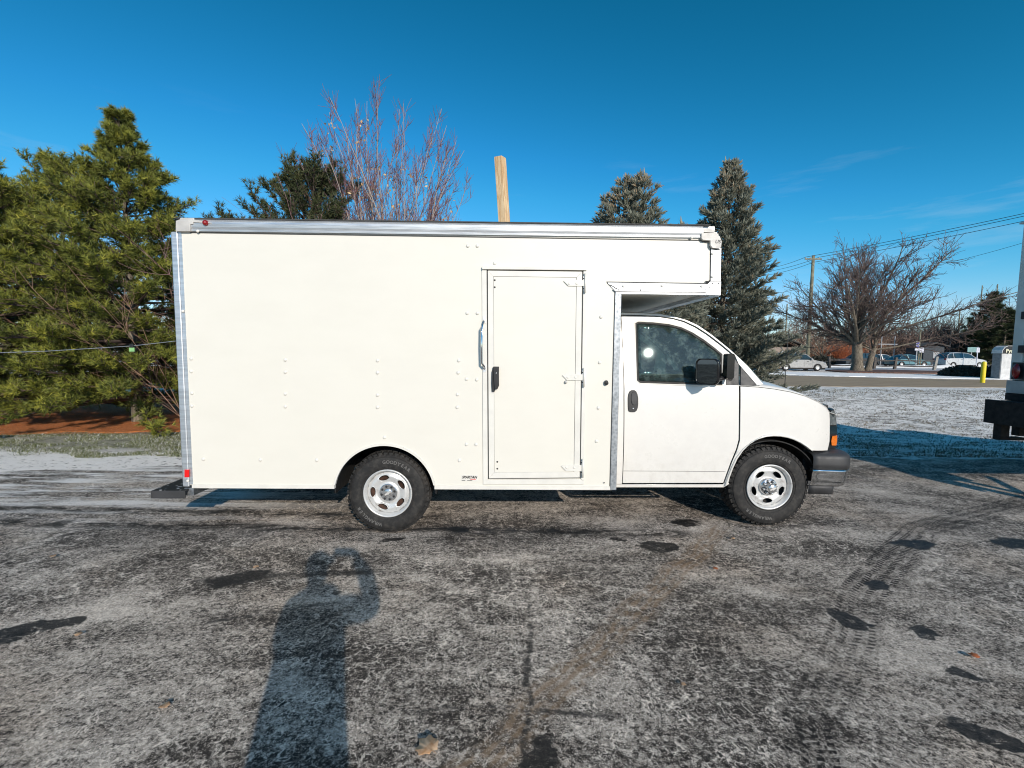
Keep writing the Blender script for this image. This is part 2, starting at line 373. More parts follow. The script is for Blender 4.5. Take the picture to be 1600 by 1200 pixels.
N = NT('frosted_asphalt'); P = N.pos()
wob = N.vadd(P, N.noisec(P, 3.1, 5), .16); wob2 = N.vadd(wob, N.noisec(P, 19, 5), .055)
big = N.noise(P, .55, 5, .6); mid = N.noise(N.map(P, sca=(.7, 1.3, 1)), 2.3, 7, .72); fine = N.noise(P, 38, 5, .8); grit = N.noise(P, 170, 3, .85); grit2 = N.noise(P, 70, 4, .88)
sp1 = N.noise(N.map(P, sca=(.8, 1.1, 1)), 34, 8, .92); sp2 = N.noise(P, 85, 4, .9)
area0 = N.noise(N.map(P, sca=(.55, 1.2, 1)), 1.1, 3, .6)
dens0 = N.math('ADD', N.math('MULTIPLY', N.math('SUBTRACT', mid, .5), .34), N.math('MULTIPLY', N.math('SUBTRACT', area0, .48), .36))
g1 = N.math('ADD', sp1, dens0); g2 = N.math('ADD', sp2, N.math('MULTIPLY', dens0, .7))
base = N.mix(N.step(sp2, .40, .60), (.012, .0108, .010), (.072, .064, .058))
base = N.mix(N.step(g1, .50, .555), base, (.34, .31, .28)); base = N.mix(N.step(g2, .56, .605), base, (.62, .58, .54))
v1 = N.vor(wob2, 8.5); v2 = N.vor(N.vadd(wob2, N.noisec(P, 46, 3), .02), 21); v3 = N.vor(wob, 2.2)
brk = N.step(N.noise(P, 14, 5, .8), .44, .60); brk2 = N.step(N.noise(P, 7, 5, .8), .46, .62)
l1 = N.math('MULTIPLY', N.step(v1, .055, .012), brk); l2 = N.math('MULTIPLY', N.step(v2, .10, .03), brk2); l3 = N.math('MULTIPLY', N.step(v3, .022, .004), N.math('MULTIPLY', brk, .6))
area = N.step(big, .32, .60)
vein = N.math('MULTIPLY', mx(N, l1, l2, l3), N.math('ADD', N.math('MULTIPLY', area, .6), .4))
vein = N.math('MULTIPLY', vein, N.step(grit2, .38, .56, .15, 1))
frost = N.math('MULTIPLY', N.step(N.noise(N.map(P, sca=(.8, 1.6, 1)), 4.4, 8, .82), .54, .66), N.step(sp1, .46, .54))
salt = N.math('MULTIPLY', N.step(g2, .62, .66), .9)
yy = N.sep(P)
stk = N.step(N.noise(N.map(P, sca=(.28, 2.4, 1), rot=(0, 0, .12)), 2.0, 8, .76), .46, .58)
stk = N.math('MULTIPLY', stk, N.math('MULTIPLY', N.step(yy[1], 3.7, 5.4), N.step(yy[0], -.5, -3.8)))
c = N.mix(vein, base, (.84, .79, .73))
c = N.mix(N.math('MULTIPLY', frost, .70), c, (.78, .73, .67)); c = N.mix(N.math('MULTIPLY', salt, .62), c, (.74, .69, .63))
crk = N.math('MULTIPLY', N.step(N.vor(N.vadd(P, N.noisec(P, 5, 5), .25), .9), .008, .003), N.step(N.noise(P, 1.7, 3), .47, .57)); c = N.mix(N.math('MULTIPLY', crk, .55), c, (.012, .011, .010))
c = N.mix(N.math('MULTIPLY', stk, .9), c, (.80, .81, .82))
# brown mud tyre track
m1, u, vv = strip_mask(N, wob, (2.15, 4.35), (-.95, .75), .145, .7)
rib = N.step(N.math('SINE', N.math('MULTIPLY', vv, 115)), -.5, .5)
mud = N.math('MULTIPLY', m1, N.math('MULTIPLY', N.step(N.noise(P, 9, 5, .7), .34, .58), N.math('ADD', N.math('MULTIPLY', rib, .5), .4)))
c = N.mix(N.math('MULTIPLY', mud, .8), c, (.25, .18, .12))
# dark tread prints
def tread(p0, p1, wd, k=1.0):
    m, u, v_ = strip_mask(N, P, p0, p1, wd, .15)
    vq = N.math('ADD', v_, N.math('MULTIPLY', N.math('SINE', N.math('MULTIPLY', u, 18)), .006))
    row = N.step(N.math('SINE', N.math('MULTIPLY', vq, 2 * pi / (wd / 2.1))), -.3, .3)
    bl = N.step(N.math('SINE', N.math('ADD', N.math('MULTIPLY', u, 2 * pi / .042), N.math('MULTIPLY', N.math('ABSOLUTE', v_), 70))), -.2, .5)
    pat = N.math('MULTIPLY', N.step(N.noise(P, 3.7, 4, .7), .34, .50), N.step(N.noise(P, 28, 4, .85), .34, .48))
    return N.math('MULTIPLY', N.math('MULTIPLY', m, N.math('ADD', N.math('MULTIPLY', N.math('MULTIPLY', row, bl), .75), .28)), N.math('MULTIPLY', pat, k), clamp=True)
tr_ = mx(N, tread((6.6, 5.35), (4.0, 4.25), .17, 1.1), tread((4.0, 4.25), (2.5, 3.05), .16, 1.2), tread((2.5, 3.05), (1.95, 2.45), .14, .85), tread((2.0, 2.5), (1.4, 1.95), .13, .7), tread((1.42, 2.0), (1.12, 1.45), .12, 1.2), tread((6.2, 4.5), (4.6, 3.7), .14, .8), tread((3.3, 1.9), (2.2, 1.5), .12, .7))
c = N.mix(tr_, c, (.014, .013, .013))
# dark wet melt lines and patches
wetP = N.vadd(N.vadd(P, N.noisec(P, 4.5, 5), .22), N.noisec(P, 19, 5), .07); wetS = N.vadd(N.vadd(P, N.noisec(P, 2.1, 6), .16), N.noisec(P, 15, 5), .06)
w1, _, _ = strip_mask(N, wetS, (-7.2, 4.35), (1.8, 4.22), .13, .8); w2, _, _ = strip_mask(N, wetS, (-7.5, 4.80), (-.6, 4.58), .12, .8)
w3, _, _ = strip_mask(N, wetS, (-2.2, 3.30), (-.9, 3.42), .075, .8); w4, _, _ = strip_mask(N, wetS, (.24, 3.1), (.17, 1.55), .028, .8)
w5, _, _ = strip_mask(N, wetS, (-.35, 2.12), (.62, 2.10), .03, .8); w6, _, _ = strip_mask(N, wetS, (-1.9, 2.75), (-1.05, 3.0), .025, .9)
lines = N.math('MULTIPLY', mx(N, w1, w2, w3, w4, w5, w6), N.step(N.noise(N.map(P, sca=(.5, 1.4, 1)), 7, 7, .85), .42, .54))
def gb(px, py): g = G(px, py); return (g.x, g.y)
spots = [(gb(1025, 853), .17, .10, 0), (gb(1425, 850), .22, .11, .1), (gb(375, 905), .20, .10, .5), (gb(15, 992), .24, .09, .6), (gb(98, 976), .12, .07, .5), (gb(1072, 818), .13, .10, 0), (gb(1590, 850), .22, .12, 0), (gb(1325, 968), .08, .13, .3), (gb(1372, 915), .1, .06, .3), (gb(1505, 1052), .09, .05, -.5), (gb(1440, 985), .09, .05, 0), (gb(968, 845), .08, .03, -.6), (gb(620, 842), .12, .05, .2), (gb(712, 828), .12, .05, 0), (gb(530, 925), .05, .04, 0), (gb(1550, 1150), .16, .06, -.5), (gb(850, 1180), .1, .05, 1.2)]
bl = mx(N, *[blob_mask(N, wetP, (s[0][0] + .145, s[0][1] + .145), s[1] * 1.05, s[2] * 1.05, s[3]) for s in spots])
wet = N.math('MAXIMUM', N.math('MULTIPLY', lines, .95), N.math('MULTIPLY', N.step(bl, .35, .8), N.step(N.noise(N.map(P, sca=(.6, 1.5, 1)), 15, 7, .9), .37, .46)))
c = N.mix(N.math('MULTIPLY', wet, .93), c, (.010, .010, .011))
dirt = N.math('MULTIPLY', N.step(N.noise(P, .9, 5, .6), .48, .66), .30)
c = N.mix(dirt, c, N.mix(1, c, (.86, .72, .58), 'MULTIPLY'))
c = N.mix(1.0, c, (1.06, 1.02, .97), 'MULTIPLY')
N.base(c); N.L(N.step(wet, 0, 1, .85, .5), N.b.inputs['Roughness']); N.set(Specular_IOR_Level=.25)
N.bump(N.math('ADD', N.math('MULTIPLY', grit, .7), N.math('MULTIPLY', fine, .6)), .9, .008); MT['asphalt'] = N.m

# lawn under thin snow, grass showing through
N = NT('snowy_lawn'); P = N.pos()
q = N.sep(P)
s1 = N.noise(N.map(P, sca=(.8, 1.9, 1)), 3.0, 8, .75); s2 = N.noise(N.map(P, sca=(1, 1.6, 1)), 11, 6, .8); s3 = N.noise(P, 45, 3, .8); b = N.noise(P, .35, 4, .6)
sn = N.math('ADD', N.math('ADD', N.math('MULTIPLY', s1, .5), N.math('MULTIPLY', s2, .4)), N.math('MULTIPLY', s3, .2))
thr = N.math('SUBTRACT', .585, N.math('MULTIPLY', b, .12))
snow = N.step(N.math('SUBTRACT', sn, thr), -.05, .02)
grass = N.mix(N.step(s2, .4, .6), (.030, .022, .012), (.13, .095, .045))
# left verge: greener frosted band
left = N.math('MULTIPLY', N.step(q[0], -2, -5), N.math('MULTIPLY', N.step(q[1], 7.1, 7.7), N.step(q[1], 10.0, 9.0)))
grass = N.mix(left, grass, N.mix(N.step(s2, .4, .6), (.055, .06, .025), (.17, .17, .08)))
snow = N.math('MULTIPLY', snow, N.math('SUBTRACT', 1.0, N.math('MULTIPLY', left, .75)))
vg = N.math('MULTIPLY', N.step(q[0], -1, -4), N.math('MULTIPLY', N.step(q[1], 7.5, 6.9), N.step(s2, .36, .46))); snow = N.math('MAXIMUM', snow, vg)
# snow drift left by the plough in the bottom of the swale
sw = N.math('MULTIPLY', N.step(N.math('ABSOLUTE', N.math('SUBTRACT', N.math('ADD', q[1], N.math('MULTIPLY', s1, 1.2)), N.math('ADD', 9.2, N.math('MULTIPLY', q[0], .22)))), .85, .3), N.step(q[0], 4, 6)); sw = N.math('MULTIPLY', sw, N.step(q[0], 13.5, 11))
snow = N.math('MAXIMUM', snow, sw)
N.base(N.mix(snow, grass, (.90, .86, .81))); N.set(Roughness=.9)
N.bump(N.math('ADD', sn, N.math('MULTIPLY', snow, .5)), .8, .05); MT['lawn'] = N.m
N = NT('pine_needle_litter'); P = N.pos(); f = N.noise(N.map(P, sca=(1, 2.2, 1)), 7, 8, .8); f2 = N.noise(P, 60, 3, .8)
c = N.mix(N.step(f2, .35, .65), (.34, .10, .025), (.70, .25, .07)); c = N.mix(N.step(f, .60, .66), c, (.70, .68, .66)); N.base(N.mix(N.step(f, .42, .36), c, (.09, .04, .02))); N.set(Roughness=.95); N.bump(f2, .8, .02); MT['litter'] = N.m
def ground_mat(name, a, b_, s=(1, 1, 1), thr=(.45, .6), sc_=2, bump=.5):
    N = NT(name); P = N.pos(); f = N.noise(N.map(P, sca=s), sc_, 8, .75); N.base(N.mix(N.step(f, *thr), a, b_)); N.set(Roughness=.9); N.bump(f, bump, .03); return N.m
MT['drive'] = ground_mat('salted_drive', (.23, .165, .10), (.40, .30, .19), (.3, 2, 1), (.3, .7))
MT['snowbank'] = ground_mat('snow', (.80, .78, .75), (.90, .88, .85), (1, 1, 1), (.3, .5))
MT['carpark'] = ground_mat('snowy_car_park', (.11, .11, .115), (.70, .71, .73), (.22, 1.6, 1), (.40, .58), 1.2)
MT['bed'] = ground_mat('mulch', (.035, .02, .015), (.16, .08, .055), (1, 1, 1), (.35, .6), 5)
MT['hill'] = ground_mat('far_brush', (.05, .04, .035), (.15, .11, .09), (1, 1, 1), (.35, .6), .3)

def lawn_z(x, y):
    """a shallow swale along the lawn on the right"""
    if x < 4.5: kx = 0
    else: kx = min(1, (x - 4.5) / 5.0); kx = kx * kx * (3 - 2 * kx)
    if x > 40: kx *= max(0, 1 - (x - 40) / 10)
    t = (y - 7.4) / 12.0
    if 0 < t < 1: d = sin(pi * t ** .8) ** 1.3
    else: d = 0
    return -.42 * kx * d
xs = np.concatenate([np.arange(-1500, -60, 120), np.arange(-60, -16, 4), np.arange(-16, 45, .5), np.arange(45, 90, 4), np.arange(90, 1600, 120)])
ys = np.concatenate([np.arange(-600, -20, 80), np.arange(-20, 6, 2), np.arange(6, 24, .35), np.arange(24, 90, 3), np.arange(90, 1800, 120)])
V = []; 
for y in ys:
    for x in xs: V.append((x, y, lawn_z(x, y) + (.018 * mnoise.noise(Vector((x * .9, y * .9, 0))) if 7.5 < y < 22 and abs(x) < 45 else 0) - .012))
nx = len(xs); Fq = [(j * nx + i, j * nx + i + 1, (j + 1) * nx + i + 1, (j + 1) * nx + i) for j in range(len(ys) - 1) for i in range(nx - 1)]
tag(link_mesh('lawn', V, Fq, MT['lawn'], smooth=True), kind='structure')
def gsheet(name, pts, z, m, th_=.03, step=1.5, wob=.0, st=None):
    P = dens(pts, st or step)
    if wob: P = [(x + wob * mnoise.noise(Vector((x * 1.3, y * 1.3, 3))), y + wob * mnoise.noise(Vector((x * 1.3, y * 1.3, 9)))) for x, y in P]
    mb = MB(); mb.prism(P, z - th_, z, axis='z')
    return tag(mb.build(name, m), kind='structure')
lot = [(-60, -40), (60, -40), (60, 6.4), (20, 6.9), (9, 7.2), (5.2, 7.3), (2, 7.2), (-2, 6.8), (-4.5, 6.35), (-7, 6.0), (-10, 5.6), (-16, 5.2), (-60, 4)]
gsheet('asphalt_lot', lot, .004, MT['asphalt'], .05, st=.25, wob=.28)
tag(gsheet('pine_needle_bed', [(-16, 8.2), (-11, 8.35), (-9, 8.75), (-6.6, 9.1), (-3, 9.3), (-1, 10), (-1, 16), (-20, 16), (-20, 8.4)], .012, MT['litter'], .03, st=.25, wob=.3), kind='structure')
gsheet('service_drive', [(4, 22.6), (14, 22.9), (24, 23.2), (60, 23.6), (60, 28.2), (30, 30.4), (22, 33), (14, 37), (4, 39)], .004, MT['drive'], .04, st=.6, wob=.4)
gsheet('snow_strip', [(19, 37.5), (24, 33.5), (31, 31.3), (60, 29.2), (60, 33.6), (47, 34.6), (33, 36.8), (26, 39), (20, 40)], .016, MT['snowbank'], .05, st=.5, wob=.5)
gsheet('car_park', [(-30, 41), (20, 40.6), (33, 44.5), (36, 46), (90, 46), (90, 52), (-30, 52)], .006, MT['carpark'], .04)
gsheet('road', [(-60, 56), (120, 56), (120, 70), (-60, 70)], .01, MT['carpark'], .04)
gsheet('mulch_bed', [(29.5, 39.6), (33, 38.6), (38, 39), (42, 41), (41.5, 43.6), (37, 45.2), (32, 44.6), (29.6, 42.4)], .09, MT['bed'], .12, st=.5, wob=.3)
# a low snow bank along the road
mb = MB(); rows = []
for i in range(160):
    x = 20 + i * .5; h = .28 + .16 * mnoise.noise(Vector((x * .4, 0, 0))); rows.append([(x, 54.5, 0), (x, 55.1, h * .8), (x, 55.5, h), (x, 55.9, h * .7), (x, 56.4, 0)])
tag(mb.grid(rows).build('snow_bank', MT['snowbank'], smooth=True), kind='structure')

# grass blades poking through the snow (nobody could count them)
def blades(name, x0, x1, y0, y1, n, zf, h, wd, m, cond=None):
    p = np.stack([rs.uniform(x0, x1, n), rs.uniform(0, 1, n) ** 1.5 * (y1 - y0) + y0], 1)
    keep = np.array([mnoise.noise(Vector((a * 1.6, b * 3.2, 5))) > -.05 + .5 * (rs.rand() - .5) and (cond is None or cond(a, b)) for a, b in p]); p = p[keep]; n = len(p)
    z = np.array([zf(a, b) for a, b in p]) - .012
    ang = rs.uniform(0, 2 * pi, n); le = rs.normal(0, .6, (n, 2)); hh = rs.uniform(.4, 1, n) * h; w2 = wd * (1 + p[:, 1] * .07)
    b = np.column_stack([p, z]); d = np.column_stack([np.cos(ang), np.sin(ang), 0 * z]) * w2[:, None] / 2
    tip = b + np.column_stack([le * hh[:, None], hh])
    V = np.stack([b - d, b + d, tip], 1).reshape(-1, 3); Fc = np.arange(3 * n).reshape(-1, 3); tone = np.repeat(rs.rand(n), 3)
    return tag(np_mesh(name, V, Fc, m, tone=tone), kind='stuff')
MT['grass'] = vcol_mat('winter_grass', [(0, (.045, .035, .02)), (.5, (.14, .11, .055)), (.8, (.22, .18, .10)), (.9, (.55, .55, .53)), (1, (.75, .75, .75))], .9)
MT['grassgreen'] = vcol_mat('frosted_green_grass', [(0, (.05, .06, .02)), (.5, (.13, .15, .05)), (.75, (.26, .26, .15)), (.9, (.5, .5, .45)), (1, (.7, .7, .7))], .9)
tag(blades('grass', 3, 30, 7.4, 21.5, 120000, lawn_z, .05, .010, MT['grass']), 'sparse brown winter grass poking through thin snow on the lawn', 'grass')
tag(blades('grass', -11, -2.5, 6.7, 8.9, 60000, lawn_z, .045, .007, MT['grassgreen'], lambda a, b: b > 7.0 + .5 * mnoise.noise(Vector((a, b, 1)))), 'frosty green grass along the verge before the pines', 'grass')
def needles(name, n):
    x = rs.uniform(-12.5, -4, n); y = rs.uniform(8.3, 11.5, n); ok = y > 8.5 + (x + 9) * .1; x, y = x[ok], y[ok]; n = len(x)
    a = rs.uniform(0, pi, n); L = rs.uniform(.05, .1, n); z = rs.uniform(.012, .035, n)
    c = np.column_stack([x, y, z]); d = np.column_stack([np.cos(a), np.sin(a), rs.uniform(-.1, .1, n)]) * L[:, None]; wv = np.column_stack([-np.sin(a), np.cos(a), 0 * a]) * .004
    V = np.stack([c - wv, c + wv, c + d], 1).reshape(-1, 3)
    return np_mesh(name, V, np.arange(3 * n).reshape(-1, 3), MT['needle_litter'], tone=np.repeat(rs.rand(n), 3))
MT['needle_litter'] = vcol_mat('fallen_needles', [(0, (.28, .08, .02)), (.6, (.72, .25, .07)), (1, (.80, .40, .16))], .9)
tag(needles('fallen_needles', 30000), 'orange fallen needles in a strip under the pines', 'needles', kind='stuff')
# ================================================================== THE BOX TRUCK
W = 2.44
truck = thing('box_truck', 'white box truck with ivory cargo body, side door and steel wheels in the middle', 'truck', (0, D0, 0.004), YAW)
def P0(*pts, dy=0.0): return [T(px, py, dy) for px, py in pts]
def pp(name, pts, y0, y1, m, parent=None, bevel=0, dy=None, holes=None):
    """an outline measured on the side of the truck, with real thickness y0..y1"""
    mb = MB(); mb.prism(P0(*pts, dy=y0 if dy is None else dy), y0, y1); return mb.build(name, MT[m], parent or truck, bevel=bevel)
def rect(a, b, c, d): return [(a, b), (c, b), (c, d), (a, d)]
def rb(name, x0, x1, y0, y1, z0, z1, m, parent=None, bevel=0, label=None):
    o = MB().box(x0, x1, y0, y1, z0, z1).build(name, MT[m], parent or truck, bevel=bevel)
    if label: o['label'] = label
    return o
X0, X1 = -2.945, .955            # body rear and front
Z0 = .475; ZT = 2.76; ZR = 2.80
XO = 1.825; ZO = 2.24           # over-cab part
RW, FW = (-1.135, .05, .384), (2.525, .245, .40)
# side panels, with the wheel-arch opening
AR = .458; AC = (RW[0] - .012, .390)
def arc(c, r, a0, a1, n): return [(c[0] + r * cos(a0 + (a1 - a0) * i / n), c[1] + r * sin(a0 + (a1 - a0) * i / n)) for i in range(n + 1)]
aa = math.asin((Z0 - AC[1]) / AR)
arch = arc(AC, AR, pi - aa, aa, 36)
side = [(X0 + .03, Z0)] + arch + [(X1, Z0), (X1, ZO + .03), (XO - .07, ZO + .03), (XO - .035, ZO + .065), (XO - .035, ZT), (X0 + .03, ZT)]
for y0 in (0, W - .03):
    v, f = sheet(side, [], lambda x, z: (x, y0, z), .4)
    o = link_mesh('side_panel', v, f, MT['ivory'], truck, smooth=False); md = o.modifiers.new('s', 'SOLIDIFY'); md.thickness = .028; md.offset = 1 if y0 else -1
    rb('bottom_rail', X0 + .07, AC[0] - AR * cos(aa) - .002, y0 - .008, y0 + .034, Z0 - .03, Z0 + .004, 'frame_white')
    rb('bottom_rail', AC[0] + AR * cos(aa) + .002, X1 - .035, y0 - .0085, y0 + .034, Z0 - .03, Z0 + .004, 'frame_white')
    yt = -.012 if y0 == 0 else W - .02
    mb = MB(); inner = arc(AC, AR - .006, pi - aa - .02, aa + .02, 36); outer = arc(AC, AR + .013, pi - aa, aa, 36)
    mb.prism(inner + outer[::-1], yt, yt + .03); mb.build('wheel_arch_trim', MT['frame_white'], truck)
    mb = MB(); mb.lathe([(AR + .002, .03 if y0 == 0 else -.5), (AR + .002, .5 if y0 == 0 else 0)], (AC[0], y0, AC[1]), 28, 0, pi); mb.build('wheel_well', MT['blackmat'], truck, solid=.01)
rb('roof_panel', X0 + .04, XO - .05, .02, W - .02, ZR - .012, ZR + .012, 'alu')
rb('floor', X0 + .05, X1 - .02, .52, W - .52, Z0 + .03, Z0 + .12, 'blackmat')
for fy0, fy1 in ((.035, .518), (W - .518, W - .035)):
    rb('floor', X0 + .05, AC[0] - AR - .01, fy0, fy1, Z0 + .03, Z0 + .12, 'blackmat'); rb('floor', AC[0] + AR + .01, X1 - .02, fy0, fy1, Z0 + .03, Z0 + .12, 'blackmat')
rb('front_wall', X1 - .03, X1 - .005, .03, W - .03, Z0, ZO, 'ivory'); 
rb('overhang_floor', X1 - .005, XO - .02, .03, W - .03, ZO + .0, ZO + .03, 'ivory')
rb('overhang_front', XO - .03, XO + .0, .05, W - .05, ZO + .03, ZT, 'ivory')
rb('overhang_front_sill', XO - .075, XO + .012, .02, W - .02, ZO - .035, ZO - .001, 'alu')
# rear: frame and roll-up door of slats
rb('rear_door_header', X0 - .0, X0 + .06, .09, W - .09, ZT - .22, ZT, 'alu'); rb('rear_sill', X0 - .005, X0 + .08, .0, W, Z0 - .10, Z0 - .032, 'galv')
for i in range(9):
    z = Z0 + .02 + i * .223; rb('door_slat', X0 + .03, X0 + .05, .12, W - .12, z, z + .217, 'frame_white', bevel=.004)
# top rails (rounded extrusion), ridge under the roof edge
for s in (0, 1):
    f = (lambda y: y) if not s else (lambda y: W - y)
    prof = [(.03, ZR + .012), (-.004, ZR + .010), (-.014, ZR + .002), (-.010, ZR - .008), (-.020, ZR - .014), (-.024, ZR - .030), (-.020, ZR - .055), (-.014, ZR - .075), (-.020, ZR - .080), (-.018, ZR - .092), (0, ZR - .094), (.03, ZR - .094)]
    mb = MB(); mb.grid([[(x, f(y), z) for y, z in prof] for x in np.linspace(X0 + .13, XO - .165, 30)]); o = mb.build('top_rail', MT['alu'], truck, smooth=False, solid=.002)
    fl = MB().box(X0 + .03, XO - .10, min(f(-.012), f(.05)), max(f(-.012), f(.05)), ZR + .013, ZR + .022); o = fl.build('roof_edge_strip', MT['gap'], truck)
    # rear corner post
    yy0, yy1 = sorted((f(-.012), f(.06)))
    o = rb('rear_corner_post', X0 - .012, X0 + .05, yy0, yy1, Z0 - .02, ZT - .055, 'alu', bevel=.012)
    rb('post_flange', X0 + .0505, X0 + .078, min(f(-.004), f(.003)), max(f(-.004), f(.003)), Z0 + .005, ZR - .095, 'alu')
    # front galvanised post and its slanted head
    yy0, yy1 = sorted((f(-.010), f(.05)))
    rb('front_post', X1 - .052, X1 + .006, yy0, yy1, Z0 - .03, ZO + .006, 'galv', bevel=.004)
# rear upper corner casting
pp('corner_casting', [(274, 345), (301, 345), (301, 351), (297, 351), (297, 362), (274, 362)], -.035, .06, 'cast', bevel=.006)
pp('corner_casting', [(281, 341), (303, 341), (303, 347), (281, 347)], -.02, .06, 'cast', bevel=.004)
mb = MB(); o = pp('roof_lip', [(276, 345), (283, 343), (302, 344), (330, 348.5), (330, 350), (300, 347.5)], -.03, .1, 'cast')
# front upper corner casting: an L shape with cast marks
pp('corner_casting', [(1096, 365), (1118, 364), (1125, 370), (1128, 378), (1127, 387), (1124, 389), (1113, 388), (1110, 384), (1110, 377), (1099, 376), (1096, 373)], -.036, .09, 'cast', bevel=.009)
pp('roof_lip', [(1093, 358), (1108, 357), (1118, 360), (1116, 364), (1093, 363)], -.022, .1, 'cast', bevel=.003)
cx_, cz_ = T(1118.5, 380)
text_mesh('cast_mark', 'US', .042, MT['gap'], truck, (cx_, -.0375, cz_), (pi / 2, 0, 0), .001, .2)
# front edge trim of the over-cab part, bottom corner plate, bottom rails
pp('front_edge_trim', [(1111.5, 388), (1127, 388), (1126, 441), (1110.5, 441)], -.012, .03, 'alu', bevel=.003)
pp('front_edge_trim', [(1112, 388), (1127, 388), (1126, 441), (1111, 441)], W - .03, W + .012, 'alu', dy=0)
pp('corner_plate', [(1103, 447), (1110, 440.5), (1127, 440.5), (1126, 462.5), (1102, 461)], -.016, .05, 'alu', bevel=.003)
pp('overhang_rail', [(949, 442.2), (1104, 444.5), (1104, 453.6), (958, 452.2)], -.010, .03, 'alu', bevel=.002)
pp('overhang_rail', [(958, 452.6), (1105, 453.8), (1105, 457.2), (962, 456)], -.022, .03, 'alu', bevel=.002)
pp('overhang_rail', [(962, 456.6), (1104, 457.6), (1103, 461.6), (963, 460)], -.014, .03, 'alu', bevel=.002)
pp('sealant_line', [(947.6, 440.6), (1102, 443), (1109, 438), (1109.6, 387), (1112, 387), (1111.4, 443), (1104, 446), (949, 444)], -.0035, .0, 'gap')
rb('sealant_line', X1 - .0565, X1 - .05, -.0035, 0, Z0 - .02, ZO + .08, 'gap')
pp('sealant_line', [(952, 445.6), (964, 452.6), (965, 451.8), (953, 444.6)], -.0125, -.0105, 'gap')
pp('sealant_line', [(959, 452.0), (1104, 453.3), (1104, 454.2), (959, 452.9)], -.0112, -.0102, 'gap')
pp('sealant_line', [(962, 455.6), (1104, 456.7), (1104, 458.2), (962, 457.1)], -.0152, -.0142, 'gap')
pp('sealant_line', [(1102, 439.6), (1127, 439.6), (1127, 441.2), (1102, 441.2)], -.0128, -.0122, 'gap')
pp('sealant_line', [(1096, 376.2), (1110, 377.4), (1110.5, 385), (1114, 389), (1125, 390), (1125, 391.4), (1112.5, 390.6), (1108.4, 386), (1108, 379.4), (1096, 378)], -.014, -.0125, 'gap')
pp('sealant_line', [(297, 363.2), (1096, 375.4), (1096, 376.9), (297, 364.8)], -.0035, 0, 'gap')
# side marker, reflector, lock
x, z = T(324.5, 350.5); MB().lathe([(0, -.052), (.012, -.05), (.020, -.042), (.024, -.03), (.024, -.012)], (x, 0, z), 16).build('marker_lamp', MT['darkred'], truck, smooth=True)
x, z = T(1040, 359); 
pp('reflector', rect(288.3, 734.5, 295.5, 746.5), -.0165, -.0125, 'red')
x, z = T(946.5, 597); lk = MB().lathe([(0, -.034), (.012, -.034), (.014, -.03), (.014, -.011)], (x, 0, z), 14); lk.lathe([(0, -.03), (.018, -.026), (.020, -.0105)], (x + .002, 0, z - .012), 12); lk.build('body_lock', MT['black'], truck, smooth=False, bevel=.001)
# bolts
bolts = [(731, 385), (746, 385), (773, 412), (730, 490), (746, 490), (729, 593), (745, 594), (729, 695), (744, 695), (717, 564), (716, 583), (715, 617), (714.5, 637), (718, 720), (590, 564), (590, 583), (590, 618), (590, 637), (446, 563), (446, 582), (446, 616), (446, 636), (299, 561), (299, 581), (300, 615), (300, 635), (601, 684), (318, 718), (407, 719), (495, 719.5), (939, 496), (937, 567), (935, 638), (932, 690)]
me_b = None
def dot(name, px, py, r, h, m, y=0.0, parent=None):
    x, z = T(px, py, y)
    mb = MB().lathe([(0, -h), (r * .55, -h * .92), (r * .85, -h * .6), (r, -.0005)], (0, 0, 0), 12); o = mb.build(name, MT[m], parent or truck, smooth=True); o.location = (x, y, z); return o
b0 = None
for px, py in bolts:
    x, z = T(px, py)
    if b0 is None: b0 = dot('bolt', px, py, .0165, .011, 'frame_white')
    else:
        o = b0.copy(); col.objects.link(o); o.location = (x, 0, z)
for px, py, y in ((974, 448, -.010), (1034, 447.3, -.010), (1096, 448, -.010), (1113, 397, -.012), (1113, 433.5, -.012), (1080.5, 372, -.022), (293.5, 752, -.012), (309, 362, -.02), (286, 487, -.012)):
    x, z = T(px, py, y); o = b0.copy(); col.objects.link(o); o.location = (x, y, z); o.scale = (.8, 1, .8); o.name = 'rivet'
r0 = None
for px, py, y in ((966, 454, -.022), (1001, 454.3, -.022), (1072, 455.2, -.022), (1108, 446, -.016), (1108, 450, -.016), (1113, 443.5, -.016), (1122.5, 443.5, -.016), (944, 755, -.010)):
    x, z = T(px, py, y)
    if r0 is None: r0 = dot('screw', px, py, .006, .003, 'gap', y)
    else: o = r0.copy(); col.objects.link(o); o.location = (x, y, z)
# maker's plate
pl = pp('maker_plate', rect(720.5, 742.5, 746.5, 752.5), -.003, -.0005, 'frame_white')
x, z = T(733.5, 746.3); text_mesh('plate_lettering', 'SPARTAN', .032, MT['black'], truck, (x, -.0038, z), (pi / 2, 0, 0), .0006, .25, off=.0012, sx=.98)
pp('plate_lettering', [(721.5, 751.3), (727, 751.3), (727, 752), (721.5, 752)], -.0042, -.0032, 'black'); pp('plate_lettering', [(730, 751.3), (738, 751.3), (738, 752), (730, 752)], -.0042, -.0032, 'black')
pp('plate_lettering', [(735, 749), (744, 749), (743.5, 750), (734.5, 750)], -.0042, -.0032, 'red')

